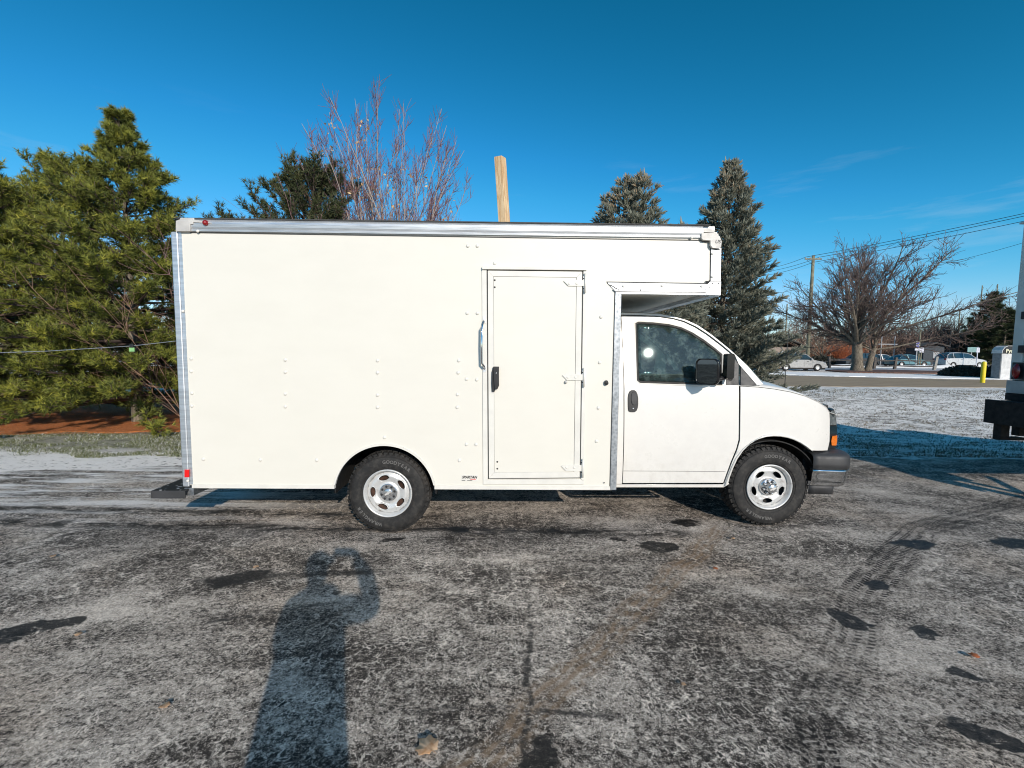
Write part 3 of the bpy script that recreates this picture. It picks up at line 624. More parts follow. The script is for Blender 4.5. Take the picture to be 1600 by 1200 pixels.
# ---- side door
dr = part('side_door', truck)
pp('door_header', [(753, 416.3), (917, 417.8), (917, 423), (753, 421.3)], -.030, 0, 'frame_white', dr, bevel=.003)
pp('jamb', [(753, 421.8), (760.3, 421.8), (762.3, 750), (757, 757), (755, 757)], -.012, 0, 'frame_white', dr, bevel=.002, dy=0)
pp('jamb', [(911.3, 423.3), (917.3, 423.3), (912, 752), (906.8, 748)], -.012, 0, 'frame_white', dr, bevel=.002, dy=0)
pp('jamb', [(755, 757), (762.3, 750), (906.8, 748.6), (912.5, 752.5), (912, 757)], -.0125, 0, 'frame_white', dr, bevel=.002, dy=0)
pp('door_seal', [(760.5, 422), (911, 423.5), (906.6, 748), (762.5, 749.2)], -.005, .004, 'gap', dr)
pp('door_frame', [(762.2, 424), (771, 433), (772.5, 738), (764, 747.4)], -.018, -.0055, 'frame_white', dr, bevel=.002, dy=0)
pp('door_frame', [(762.2, 424), (909.2, 425.6), (900.5, 434.6), (771, 433)], -.018, -.0055, 'frame_white', dr, bevel=.002, dy=0)
pp('door_frame', [(909.2, 425.6), (905.2, 746), (896.5, 737.5), (900.5, 434.6)], -.018, -.0055, 'frame_white', dr, bevel=.002, dy=0)
pp('door_frame', [(764, 747.4), (772.5, 738), (896.5, 737.5), (905.2, 746)], -.018, -.0055, 'frame_white', dr, bevel=.002, dy=0)
pp('door_leaf', [(771.4, 433.4), (900, 435), (896, 737.2), (772.8, 737.7)], -.015, -.006, 'ivory', dr, dy=0)
for cy_ in (443.5, 590, 731):
    hx = 909 - (cy_ - 443) * .013
    h = pp('hinge', [(hx - 29, cy_ - 3), (hx - 23, cy_ - 4.6 - .6), (hx + 6, cy_ - 4.6), (hx + 6, cy_ + 4.8), (hx - 22, cy_ + 4.4)], -.026, -.018, 'frame_white', dr, bevel=.002, dy=0)
    x, z = T(hx + 4.6, cy_); MB().tube([(x, -.030, z - .085), (x, -.030, z + .085)], .009, 10).build('hinge_pin', MT['frame_white'], dr, smooth=True)
    pp('hinge_leaf', rect(hx + 1.8, cy_ - 10.5, hx + 7, cy_ + 11.5), -.017, -.012, 'alu', dr, bevel=.001, dy=0)
    for q in ((hx - 20, cy_ + .3), (hx - 8, cy_ + .4)): dot('hinge_bolt', q[0], q[1], .011, .005, 'frame_white', -.026, dr)
    for q in ((hx + 3.2, cy_ - 7.5), (hx + 3.2, cy_ + 8)): dot('hinge_screw', q[0], q[1], .006, .003, 'gap', -.0172, dr)
for q in ((773, 438.5), (773, 449.5), (777, 722.3), (777, 733)): dot('screw', q[0], q[1], .0085, .004, 'gap', -.018 if q[0] < 775 and 0 else -.0152, dr)
dot('door_stop', 884, 597.5, .015, .03, 'cast', -.015, dr)
# grab handle
a = T(756.8, 500, -.04); b = T(757, 577, -.04); m1_ = T(752.6, 512, -.07); m2_ = T(752.8, 568, -.07)
MB().tube([(a[0], -.014, a[1]), (a[0] - .004, -.045, a[1] - .02), (m1_[0], -.062, m1_[1]), (m1_[0], -.065, (m1_[1] + m2_[1]) / 2), (m2_[0], -.062, m2_[1]), (b[0] - .004, -.045, b[1] + .02), (b[0], -.014, b[1])], .010, 10).build('grab_handle', MT['chrome'], dr, smooth=True)
for q in (a, b): MB().box(q[0] - .014, q[0] + .014, -.017, -.012, q[1] - .03, q[1] + .03).build('handle_foot', MT['alu'], dr, bevel=.002)
# latch
lt = pp('latch', [(768.2, 582), (770.5, 574), (779.5, 574), (779.8, 603), (777.5, 608.5), (773.5, 609), (772.8, 613), (768.6, 613), (767.8, 600)], -.034, -.018, 'black', dr, bevel=.003)
pp('latch_lever', [(770.5, 573.5), (779.8, 573.5), (779.2, 600), (776, 609), (772.8, 609), (771.5, 590)], -.052, -.034, 'black', dr, bevel=.004)
dot('latch_button', 775.2, 583.8, .006, .004, 'hub', -.052, dr)

# ---- rear step bumper (treadplate top)
st = part('rear_step', truck)
rb('step_face', -3.19, -2.905, -.06, -.045, .365, .435, 'bump_black', st, bevel=.004); rb('step_face', -3.19, -2.905, W + .045, W + .06, .365, .435, 'bump_black', st, bevel=.004)
rb('step_face', -3.205, -3.19, -.06, W + .06, .365, .435, 'bump_black', st, bevel=.004)
N = NT('tread_plate'); v = N.obj(); f = N.step(N.vor(N.map(v, sca=(22, 22, 22), rot=(0, 0, .78)), 1, 'F1'), .32, .2); N.base(N.mix(f, (.05, .05, .05), (.55, .55, .56))); N.set(Metallic=.6, Roughness=.45); N.bump(f, .7, .004); MT['tread'] = N.m
rb('step_plate', -3.189, -2.905, -.044, W + .044, .425, .439, 'tread', st)
for y in (.5, 1.8): rb('step_bracket', -3.1, -2.6, y, y + .1, .37, .424, 'blackmat', st)

# ---- chassis
ch = part('chassis', truck)
for y in (.72, 1.62): rb('frame_rail', -2.9, 3.0, y, y + .09, .52 if y else 0, .66, 'blackmat', ch)
rb('fuel_tank', -.2, .85, .75, 1.5, .38, .60, 'blackmat', ch, bevel=.03)
MB().tube([(RW[0], .3, .39), (RW[0], W - .3, .39)], .05, 12).lathe([(.05, -.2), (.17, -.08), (.17, .08), (.05, .2)], (RW[0], W / 2, .39), 20).build('rear_axle', MT['rust'], ch, smooth=True)
MB().tube([(FW[0], .45, .37), (FW[0], W - .45, .37)], .05, 10).build('front_axle', MT['blackmat'], ch, smooth=True)
for y in (.62, 1.74):
    for k in range(5):
        L = .72 - .12 * k; MB().tube([(RW[0] + t * L, y, .46 - .012 * k - .10 * (1 - t * t)) for t in np.linspace(-1, 1, 9)], .012, 6).build('leaf_spring', MT['rust'], ch)
MB().tube([(-2.6, 1.9, .50), (-1.9, 1.9, .52), (-1.3, 1.8, .62), (-.7, 1.75, .52), (2.2, 1.5, .5)], .035, 10).build('exhaust_pipe', MT['rust'], ch, smooth=True)

# ---- wheels
def rimh(r, dish):
    pts = dish
    for i in range(len(pts) - 1):
        if pts[i][0] <= r <= pts[i + 1][0]:
            k = (r - pts[i][0]) / (pts[i + 1][0] - pts[i][0]); k = k * k * (3 - 2 * k); return pts[i][1] * (1 - k) + pts[i + 1][1] * k
    return pts[-1][1]
SH = {}
def wheel(c, R, a_h, front, flip=False, letters=True):
    w_ = part('wheel', truck); w_.location = c
    if flip: w_.rotation_euler = (0, 0, pi)
    k = R / .39; key = (R, front)
    tp = [(.218, .030), (.226, .010), (.236, .002), (.262, -.003), (.300, -.006), (.335, -.001), (.356, .012), (.370, .030), (.374, .045), (.376, .12), (.374, .20), (.370, .215), (.350, .236), (.30, .25), (.24, .246), (.22, .22)]
    MB().lathe([(r * k, h) for r, h in tp], n=72).build('tyre', MT['tyre'], w_, smooth=True)
    for rr, hh in ((.246, -.0015), (.345, .003)):
        MB().lathe([(rr * k, hh + .002), (rr * k + .001, hh - .004), (rr * k + .003, hh - .004), (rr * k + .004, hh + .002)], n=64).build('sidewall_ring', MT['tyre'], w_, smooth=True)
    tb = MB(); n = 46
    for i in range(n):
        a = 2 * pi * i / n; da = 2 * pi / n
        for row, (h0, h1, r0_, r1_) in enumerate(((.020, .062, .366, .390), (.070, .103, .372, .392), (.110, .140, .372, .392), (.147, .180, .372, .392), (.188, .230, .366, .390))):
            o_ = a + (row % 2) * da * .5 + rs.uniform(-.006, .006); b_ = len(tb.v); wd_ = .40 if row % 2 else .33
            for (r, h) in ((r0_, h0), (r0_, h1), (r1_, h1 - .003), (r1_ - (.007 if row == 0 else 0), h0 + .004)):
                for t in (-wd_, wd_):
                    t2 = o_ + t * da + (.15 * da if h > (h0 + h1) / 2 else -.15 * da); tb.v.append((r * k * cos(t2), h, r * k * sin(t2)))
            tb.f += [tuple(b_ + q for q in f) for f in ((0, 2, 3, 1), (4, 6, 7, 5), (2, 4, 5, 3), (6, 0, 1, 7), (0, 6, 4, 2), (1, 3, 5, 7))]
        # shoulder ribs running down the sidewall
        t0 = a - .28 * da; t1 = a + .12 * da; b_ = len(tb.v)
        for r, h in ((.352, .006), (.352, .012), (.374, .028), (.374, .020)):
            for t in (t0, t1): tb.v.append((r * k * cos(t), h, r * k * sin(t)))
        tb.f += [tuple(b_ + q for q in f) for f in ((0, 1, 7, 6), (0, 2, 3, 1), (2, 4, 5, 3), (0, 6, 4, 2), (1, 3, 5, 7), (4, 6, 7, 5))]
    o = tb.build('tread', MT['tyre'], w_); o['kind'] = 'stuff'
    # rim: a steel disc with five oval openings
    dish = [(0, .028), (.085, .028), (.10, .040), (.125, .030), (.155, .022), (.178, .034), (.197, .045)] if not front else [(0, .010), (.06, .010), (.088, .040), (.125, .034), (.155, .026), (.178, .036), (.197, .045)]
    hol = []
    for i in range(5):
        a = a_h + i * 2 * pi / 5; ca, sa = cos(a), sin(a)
        hol.append([(.143 * ca + .027 * cos(t) * ca - .050 * sin(t) * sa, .143 * sa + .027 * cos(t) * sa + .050 * sin(t) * ca) for t in np.linspace(0, 2 * pi, 18, endpoint=False)])
    v, f = sheet([(.197 * cos(t), .197 * sin(t)) for t in np.linspace(0, 2 * pi, 48, endpoint=False)], hol, lambda x, z: (x, rimh(sqrt(x * x + z * z), dish), z), .013)
    o = link_mesh('rim', v, f, MT['rim'], w_, smooth=True); md = o.modifiers.new('s', 'SOLIDIFY'); md.thickness = .007; md.offset = -1
    # raised lip round each opening
    for h_ in hol:
        q = [(x, rimh(sqrt(x * x + z * z), dish) - .001, z) for x, z in h_]; MB().tube(q + q[:2], .0035, 6, caps=False).build('opening_lip', MT['rim'], w_, smooth=True)
    MB().lathe([(.197, .046), (.199, .028), (.203, .012), (.209, .004), (.214, -.003), (.221, -.004), (.226, .002), (.224, .012)], n=56).build('rim_flange', MT['rim'], w_, smooth=True)
    MB().lathe([(.0, .085), (.19, .085), (.195, .05)], n=32).build('brake_drum', MT['rust'] if not front else MT['blackmat'], w_, smooth=True)
    if not front:
        MB().lathe([(0, .022), (.078, .022), (.084, .026), (.085, .03)], n=32).build('hub_cover', MT['hub'], w_, smooth=False)
        MB().lathe([(0, .010), (.034, .012), (.041, .016), (.043, .023)], n=28).build('hub_cap', MT['hub'], w_, smooth=True); hh = .0095; ln = .022
    else:
        MB().lathe([(0, .006), (.078, .010), (.084, .018), (.087, .035)], n=32).build('hub_cover', MT['hub'], w_, smooth=True)
        MB().lathe([(0, -.058), (.034, -.056), (.042, -.050), (.046, -.03), (.050, .008)], n=28).build('hub_cap', MT['hub'], w_, smooth=True); hh = -.0585; ln = .006
    for i in range(8):
        a = .25 + i * pi / 4; cx, cz = .0615 * cos(a), .0615 * sin(a)
        MB().lathe([(0, ln - (.012 if not front else .030)), (.009, ln - (.011 if not front else .028)), (.0115, ln + .002)], (cx, 0, cz), 6).build('lug_nut', MT['black'] if not front else MT['hub'], w_, bevel=.0008)
        MB().lathe([(.0125, ln + .001), (.0155, ln - .0008), (.0155, ln + .004)], (cx, 0, cz), 12).build('nut_recess', MT['black'], w_)
    # cross emblem on the cap
    mb = MB(); e = .5 if not front else .35
    em = [(-.032, -.007), (-.010, -.007), (-.006, -.012), (.006, -.012), (.010, -.007), (.028, -.007), (.032, .007), (.010, .007), (.006, .012), (-.006, .012), (-.010, .007), (-.028, .007)]
    mb.prism([(x * cos(e) - z * sin(e), x * sin(e) + z * cos(e)) for x, z in em], hh - .0025, hh + .001); mb.build('cap_emblem', MT['cast'], w_)
    if letters:
        def ring(s, rr, ac, size, inward=False, sp=None):
            sp = sp or size * .82 / rr
            for i, chh in enumerate(s):
                if chh == ' ': continue
                if not inward: a = ac + (len(s) - 1) / 2 * sp - i * sp; rot = a - pi / 2
                else: a = ac - (len(s) - 1) / 2 * sp + i * sp; rot = a + pi / 2
                o = text_mesh('sidewall_letter', chh, size, MT['letter'], w_, (0, 0, 0), (0, 0, 0), .0012, off=.0012)
                Mx = Matrix(((1, 0, 0), (0, 0, -1), (0, 1, 0))).transposed().transposed()
                m4 = Matrix.Rotation(-rot, 4, 'Y') @ Matrix.Rotation(pi / 2, 4, 'X'); m4.translation = Vector((rr * cos(a), -.0055, rr * sin(a))); o.matrix_local = m4
        ring('GOODYEAR', .300 * k, radians(72 if not front else 78), .042)
        ring('WRANGLER', .300 * k, radians(232 if not front else 250), .042, inward=False)
    return w_
wheel(RW, .384, radians(105), False); wheel(FW, .40, radians(126), True)
wheel((RW[0], W - RW[1], RW[2]), .39, radians(105), False, True, False); wheel((FW[0], W - FW[1], FW[2]), .40, radians(126), True, True, False)
MT['gloss'] = pm('gloss_black_plastic', (0.012, 0.012, 0.013), 0.16, var=.1)
# ================================================================== CAB
YC = .20
def yoff(x, z):
    y = YC + max(0, z - 1.375) * .219 + .025 * ((min(z, 1.375) - .98) / .5) ** 2
    if x > 2.75: y += .42 * (x - 2.75) ** 2 / .55 
    return y
def C(px, py):
    dy = YC
    for _ in range(4):
        x, z = T(px, py, dy); dy = yoff(x, z)
    return (x, z)
def CP(*pts): return [C(*p) for p in pts]
def skin(name, outline, holes, mat, parent=None, off=0.0, thick=.012, step=.07, mirror=True):
    for s in ((0, 1) if mirror else (0,)):
        fn = (lambda x, z: (x, yoff(x, z) + off, z)) if not s else (lambda x, z: (x, W - yoff(x, z) - off, z))
        v, f = sheet(outline, holes, fn, step)
        if f:
            a, b, c_ = (Vector(v[i]) for i in f[0]); nn = (b - a).cross(c_ - a).y
            if (nn > 0) != bool(s): f = [t[::-1] for t in f]
        p_ = parent[s] if isinstance(parent, (list, tuple)) else (parent or truck)
        o = link_mesh(name, v, f, MT[mat], p_, smooth=True)
        md = o.modifiers.new('s', 'SOLIDIFY'); md.thickness = thick; md.offset = -1
        if thick >= .01:
            md = o.modifiers.new('b', 'BEVEL'); md.width = .0035; md.segments = 2; md.limit_method = 'ANGLE'; md.angle_limit = radians(50); md.harden_normals = True
def tubeline(name, pts, r, mat, parent=None, mirror=True, off=0, n=6, closed=False):
    P = list(pts) + ([pts[0], pts[1]] if closed else [])
    for s in ((0, 1) if mirror else (0,)):
        q = [(x, (yoff(x, z) + off) if not s else (W - yoff(x, z) - off), z) for x, z in P]
        MB().tube(q, r, n, caps=not closed).build(name, MT[mat], (parent[s] if isinstance(parent, (list, tuple)) else (parent or truck)), smooth=True)
def dsm(P, step=.03): return dens(P, step)
cdoor = [part('cab_door', truck), part('cab_door', truck)]
door_top = CP((971, 494), (1000, 494.5), (1030, 496.3), (1052, 499.5), (1068, 504), (1086, 512.5), (1104, 524), (1125, 540), (1147, 558.5))
door_out = door_top + CP((1152, 575), (1154.5, 603), (1154.5, 650), (1154, 688), (1150, 703), (1142, 722), (1135, 741), (1130, 755)) + CP((973, 755.5), (975, 700), (975.6, 620), (974, 560))
win = CP((993.5, 506), (998, 504.3), (1020, 505.5), (1045, 508.3), (1064, 513), (1082, 521.5), (1100, 533), (1117, 546), (1127.5, 554.5), (1127.5, 601.5), (1060, 599.8), (1000, 597.8), (996, 594.5))
lower = dens(door_out, .04)
skin('door_skin', door_out, [win], 'paint', cdoor)
cxm = sum(p[0] for p in win) / len(win); czm = sum(p[1] for p in win) / len(win)
def grow(P, d):
    out = []; n = len(P)
    for i in range(n):
        a = Vector(P[i - 1]); b = Vector(P[i]); c_ = Vector(P[(i + 1) % n]); t = ((b - a).normalized() + (c_ - b).normalized()).normalized(); nrm = Vector((t.y, -t.x))
        if (b + nrm * .01 - Vector((cxm, czm))).length < (b - Vector((cxm, czm))).length: nrm = -nrm
        out.append(tuple(b + nrm * d))
    return out
skin('window_seal', grow(win, .010), [grow(win, -.014)], 'rubber_seal', cdoor, off=-.001, thick=.006)
skin('window_trim', grow(win, .018), [grow(win, .007)], 'frame_white', cdoor, off=-.003, thick=.005)
skin('door_window', grow(win, -.012), [], 'glass', cdoor, off=.006, thick=.004)
# pressed line low on the door
tubeline('door_crease', CP((974, 736.5), (1050, 736.8), (1130, 737.5), (1134, 738)), .0022, 'gap', cdoor, off=.001)
# rear strip, sill, fender, pillar
skin('rear_cab_strip', CP((961, 490), (970.0, 491), (973.5, 560), (974.4, 620), (974, 700), (972, 757), (960, 757)), [], 'paint')
pill_in = CP((970, 492.3), (1000, 492.8), (1030, 494.4), (1052, 497.5), (1069, 502), (1088, 510.8), (1106, 522.4), (1127, 538.4), (1149, 556.8))
pill_out = CP((970, 489.2), (1000, 489.8), (1035, 492), (1056, 496), (1072, 500.5), (1090, 508.5), (1112, 523.5), (1140, 546), (1168, 572), (1193, 601))
skin('a_pillar', pill_in + CP((1154, 569), (1183, 602.5)) + pill_out[::-1], [], 'paint')
skin('sill', CP((960, 758), (1130, 758), (1136, 751), (1140, 757), (1131, 762.5), (960, 762.5)), [], 'paint', off=.004)
# fender with arch
FA = CP((1131, 760.5), (1136, 747), (1142, 731), (1149, 716), (1161, 701), (1174, 690.5), (1185, 686), (1197, 683.2), (1208, 682.3), (1219, 682.8), (1230, 684.8), (1239, 687.5), (1249, 692), (1258, 697.5), (1267, 704.5))
shoulder = CP((1157, 604.5), (1185, 606), (1210, 609), (1235, 613.5), (1258, 620), (1277, 628.5), (1291, 638), (1296.5, 646))
fend = shoulder + CP((1297, 655), (1296.8, 690), (1293.5, 704.5)) + FA[::-1] + CP((1132, 756), (1137, 742), (1144, 723), (1152, 704), (1156.3, 689), (1156.8, 650))
skin('fender', fend, [], 'paint', step=.06)
# flare lip standing a little proud round the arch
lip = [C(*p) for p in ((1137, 757), (1141, 742), (1147, 727), (1155, 711), (1166, 698), (1178, 688), (1192, 681), (1207, 677.8), (1222, 678.3), (1238, 682.5), (1252, 690), (1264, 700), (1270, 706))]
for s in (0, 1):
    rows = []
    for i in range(len(FA)):
        t = i / (len(FA) - 1) * (len(lip) - 1); k = min(int(t), len(lip) - 2); q = Vector(lip[k]).lerp(Vector(lip[k + 1]), t - k); a = Vector(FA[i])
        r_ = []
        for u_, of in ((0, .03), (0, -.006), (.25, -.016), (.8, -.013), (1, .002)):
            p = a.lerp(q, u_); y = yoff(p.x, p.y) + of; r_.append((p.x, y if not s else W - y, p.y))
        rows.append(r_)
    MB().grid(rows).build('wheel_arch_lip', MT['paint'], truck, smooth=True)
MBw = MB(); 
for s in (0, 1):
    MB().lathe([(.50, 0), (.50, .45)], (FW[0] - .01, .24 if not s else W - .69, .36), 26, .15, pi - .1).build('wheel_well', MT['blackmat'], truck, solid=.01)
rb('engine_bay', 2.05, 3.08, .74, 1.70, .45, 1.20, 'blackmat'); rb('bumper_beam', 3.0, 3.1, .4, 2.04, .42, .9, 'blackmat')
rb('inner_fender', 2.9, 3.12, .34, .74, .55, 1.1, 'blackmat'); rb('inner_fender', 2.9, 3.12, 1.70, 2.1, .55, 1.1, 'blackmat')
# roof and windscreen
def loft(edge, crown, name, mat, n=12, th_=.01, off=0):
    rows = []
    for (x, z), cr, fw in edge_iter(edge, crown):
        y0 = yoff(x, z) + off; r_ = []
        for j in range(n + 1):
            t = j / n; s = sin(pi * t); k = 1 - abs(2 * t - 1) ** 2.6
            r_.append((x + fw * k, y0 + (W - 2 * y0) * t, z + cr * k))
        rows.append(r_)
    o = MB().grid(rows).build(name, MT[mat], truck, smooth=True); return o
def edge_iter(edge, crown):
    m_ = len(edge)
    for i, e in enumerate(edge):
        cr, fw = crown(i / (m_ - 1)); yield e, cr, fw
ro = pill_out[:6]
loft(dens(ro + [ro[-1]], .08)[:-1][:int(1e9)] if 0 else ro, lambda t: (.055, .05 * t), 'cab_roof', 'paint')
wi = pill_out[5:]
loft([(x + .004, z + .004) for x, z in wi], lambda t: (.055 - .02 * t, .05 + .16 * t), 'windscreen', 'glass')
# hood: from shoulder line up and over
def hood_row(x, z, cr):
    y0 = yoff(x, z) + .0; r_ = []
    for j in range(19):
        t = j / 18; k = (1 - abs(2 * t - 1) ** 3.2); r_.append((x, y0 + (W - 2 * y0) * t, z + .006 + cr * k))
    return r_
sh2 = [C(1153, 604.5), C(1170, 605)] + shoulder[1:]
rows = []
n_ = len(sh2)
for i, (x, z) in enumerate(sh2):
    t = i / (n_ - 1); rows.append(hood_row(x, z, .085 * (1 - t ** 4) + .0))
xe, ze = sh2[-1]
for k in range(1, 6):
    t = k / 5; rows.append([(x + .10 * t + .06 * sin(pi * j / 18), y + (.0), z - .03 * t) for j, (x, y, z) in enumerate(rows[n_ - 1])])
MB().grid(rows).build('hood', MT['paint'], truck, smooth=True, solid=.004)
# cowl at the foot of the windscreen
MB().grid([[(C(1160 + 30 * u_, 602)[0] + .03 + .12 * sin(pi * t), .42 + (W - .84) * t, 1.40 + .05 * sin(pi * t) - .05 * u_) for t in np.linspace(0, 1, 14)] for u_ in np.linspace(0, 1, 4)]).build('cowl', MT['black'], truck, smooth=True)
# front face: grille and lamps
rb('grille', 3.10, 3.20, .62, W - .62, .98, 1.16, 'black', bevel=.01)
rb('front_panel', 3.02, 3.14, .36, W - .36, .74, 1.20, 'black', bevel=.01)
for k in range(3): rb('grille_bar', 3.202, 3.215, .62, W - .62, .995 + k * .06, 1.01 + k * .06, 'chrome')
def lampbox(name, outl, mat, parent, y0=.04, dep=.34, ex=.0):
    P = CP(*outl)
    for s in (0, 1):
        rows = []
        for d in (0.0, .01, .05, .12, dep):
            r_ = []
            for (x, z) in P:
                xc = 3.02; y = yoff(x, z) + y0 + d + ex; r_.append((x + .10 * (1 - math.exp(-d * 9)), y if not s else W - y, z))
            r_.append(r_[0]); rows.append(r_)
        mb = MB().grid(rows)
        b = len(mb.v); mb.v += rows[0][:-1]; mb.f.append(tuple(range(b, b + len(P))))
        mb.build(name, MT[mat], parent[s], smooth=False, bevel=.004)
hl = [part('headlight', truck), part('headlight', truck)]
lampbox('lamp_housing', [(1297.2, 647), (1300, 641.5), (1305, 641), (1307.5, 646), (1310.5, 668), (1311, 700), (1294.5, 704), (1297.5, 690)], 'black', hl, y0=.012)
lampbox('headlamp_lens', [(1298, 648), (1300.5, 643), (1304.8, 642.3), (1307, 647), (1310, 665), (1298, 665)], 'lens', hl, y0=.004)
lampbox('side_lamp_lens', [(1298, 667), (1310.4, 667), (1311, 679), (1298, 679)], 'carglass', hl, y0=.005)
lampbox('turn_signal', [(1301.5, 683), (1310.8, 682.2), (1310.8, 692), (1309.5, 697.5), (1301, 697), (1300, 690)], 'orange', hl, y0=.002)
# bumper
def wrap(name, outl, mat, y0, x_out, parent=None, zr=0, nose=.16):
    """a section running round the front of the truck: (u outward, z)"""
    path = []
    xa = C(1269, 715)[0]
    for s in np.linspace(0, 1, 5): path.append((xa + s * (x_out - xa) * .62, YC + .02 - .02 * s, (0, -1)))
    for a in np.linspace(.15, 1, 6): path.append((xa + (x_out - xa) * (.62 + .38 * sin(a * pi / 2)), YC + .0 + .30 * (1 - cos(a * pi / 2)), (sin(a * pi / 2), -cos(a * pi / 2))))
    half = path; path = half + [(x_out + nose * sin(pi * t) * .35, YC + .30 + (W / 2 - YC - .3) * 2 * t, (1, 0)) for t in np.linspace(.08, .92, 10)] + [(x, W - y, (nx_, -ny_)) for x, y, (nx_, ny_) in half[::-1]]
    rows = [[(x + nx_ * u_, y + ny_ * u_, z) for u_, z in outl] for x, y, (nx_, ny_) in path]
    mb = MB().grid(rows)
    return mb.build(name, MT[mat], parent or truck, smooth=True, solid=.006)
xo = T(1328, 727, .34)[0] - .01
bp = part('front_bumper', truck)
wrap('bumper_cover', [(-.30, .752), (-.20, .750), (-.10, .745), (-.05, .738), (-.012, .728), (.004, .712), (.010, .690), (.012, .640), (.010, .592), (-.03, .588)], 'bump_black', 0, xo, bp)
wrap('chrome_bumper', [(-.02, .586), (.012, .584), (.014, .572), (.008, .560), (.004, .52), (-.004, .47), (-.018, .43), (-.045, .412)], 'chrome', 0, xo - .012, bp)
wrap('air_dam', [(-.035, .420), (-.03, .40), (-.035, .335)], 'bump_black', 0, xo - .12, bp)
wrap('bumper_gap', [(-.05, .60), (-.02, .60), (-.02, .56), (-.05, .56)], 'blackmat', 0, xo - .01, bp)
# handle, quarter triangles, mirror, aerial
skin('door_handle', smooth_poly(CP((981, 610), (996.5, 610), (997, 644), (983, 644.5), (981, 640)), 2), [], 'black', cdoor, off=-.012, thick=.014)
skin('handle_flap', smooth_poly(CP((985.5, 612.5), (994, 612.5), (994.5, 633), (985.5, 633)), 2), [], 'bump_black', cdoor, off=-.020, thick=.012)
x, z = C(988.8, 638.7); MB().lathe([(0, -.004), (.008, -.003), (.009, 0)], (x, yoff(x, z) - .012, z), 12).build('door_lock', MT['hub'], cdoor[0], smooth=True)
skin('mirror_base', CP((1136, 560), (1145, 557.5), (1154, 570), (1154, 602.5), (1134, 602)), [], 'bump_black', cdoor, off=-.004, thick=.012)
skin('quarter_trim', CP((1157, 573), (1182.5, 602.8), (1157, 602.8)), [], 'bump_black', off=-.004, thick=.012)
x, z = T(1226, 605, .52)
MB().tube([(x, .52, 1.33), (x, .52, 1.36)], .014, 10).tube([(x, .52, 1.36), (x + .004, .52, 1.70), (x + .012, .52, 2.02)], [.0035, .0025, .0018], 6).build('antenna', MT['black'], truck, smooth=True)
MBm = None
for s in (0, 1):
    mr = part('wing_mirror', truck)
    def my(y): return y if not s else W - y
    h0 = T(1098.5, 581, 0.0)
    # mirror head: rounded shell, glass facing back
    def rrect(w2, h2, r, n=5):
        out = []
        for cx, cz, a0 in ((w2 - r, h2 - r, 0), (-w2 + r, h2 - r, pi / 2), (-w2 + r, -h2 + r, pi), (w2 - r, -h2 + r, 3 * pi / 2)):
            for k in range(n + 1): a = a0 + pi / 2 * k / n; out.append((cx + r * cos(a), cz + r * sin(a)))
        return out
    hd = part('mirror_head', truck); bpy.data.objects.remove(hd)
    cx, cz = T(1105, 581.5, .02)
    # the head is turned: its glass looks back and inwards; near side shows glossy back edge
    rows = []
    R_ = Matrix.Rotation(radians(-8), 3, 'Z')
    for d, k in ((-.0, .93), (-.012, 1.0), (.04, 1.0), (.085, .86), (.11, .55), (.115, .02)):
        row = []
        for (u_, z_) in rrect(.102 * k, .118 * k, .045 * max(k, .3)):
            p = Vector((d, u_, z_)); p = Matrix.Rotation(radians(38), 3, 'Z') @ p; row.append((cx + p.x, my(.03 + p.y), cz + p.z))
        row.append(row[0]); rows.append(row)
    MB().grid(rows).build('mirror_housing', MT['gloss'], mr, smooth=True)
    g = [(Matrix.Rotation(radians(38), 3, 'Z') @ Vector((.003, u_, z_))) for u_, z_ in rrect(.093, .108, .04)]
    mb = MB(); mb.v = [(cx + p.x, my(.03 + p.y), cz + p.z) for p in g]; mb.f = [tuple(range(len(g)))]; mb.build('mirror_glass', MT['mirrorglass'], mr)
    a = T(1136, 553, .10); b = T(1137, 592, .10)
    mb = MB(); q = rrect(.034, .115, .02); zc = (a[1] + b[1]) / 2; mb.prism([(a[0] + u_ + .0, zc + w2) for u_, w2 in q], my(.02) if not s else my(.10), my(.10) if not s else my(.02)); mb.build('mirror_shell', MT['gloss'], mr, bevel=.012, seg=3)
    MB().tube([(a[0] + .0, my(.10), zc - .09), (a[0] + .06, my(.14), zc - .12), (a[0] + .06, my(.20), zc - .10), (a[0] + .03, my(.24), zc - .09)], .022, 10).build('mirror_arm', MT['black'], mr, smooth=True)
    MB().tube([(cx + .06, my(.06), cz - .09), (a[0], my(.07), zc - .10)], .018, 8).build('mirror_arm', MT['black'], mr, smooth=True)
# cab interior seen through the window
inn = part('cab_interior', truck)
rb('cab_floor', .98, 2.15, .30, W - .30, .50, .62, 'blackmat', inn); rb('cab_back', .965, .99, .32, W - .32, .5, 1.98, 'seat', inn)
for y in (.42, 1.42):
    MB().prism([(1.20, .62), (1.72, .62), (1.74, .98), (1.30, .96), (1.16, 1.60), (1.02, 1.60), (1.12, .9)], y, y + .52).build('seat', MT['seat'], inn, bevel=.03)
    MB().box(1.05, 1.14, y + .13, y + .39, 1.62, 1.80).build('headrest', MT['seat'], inn, bevel=.03)
MB().prism([(1.98, .9), (2.35, .9), (2.35, 1.36), (2.10, 1.36), (1.98, 1.25)], .34, W - .34).build('dashboard', MT['black'], inn, bevel=.02)
sw = MB(); q = [(1.86 + .05 * sin(t), 1.75 + .19 * cos(t), 1.28 + .18 * sin(t)) for t in np.linspace(0, 2 * pi, 22)]; sw.tube(q, .014, 8, caps=False).build('steering_wheel', MT['black'], inn, smooth=True)
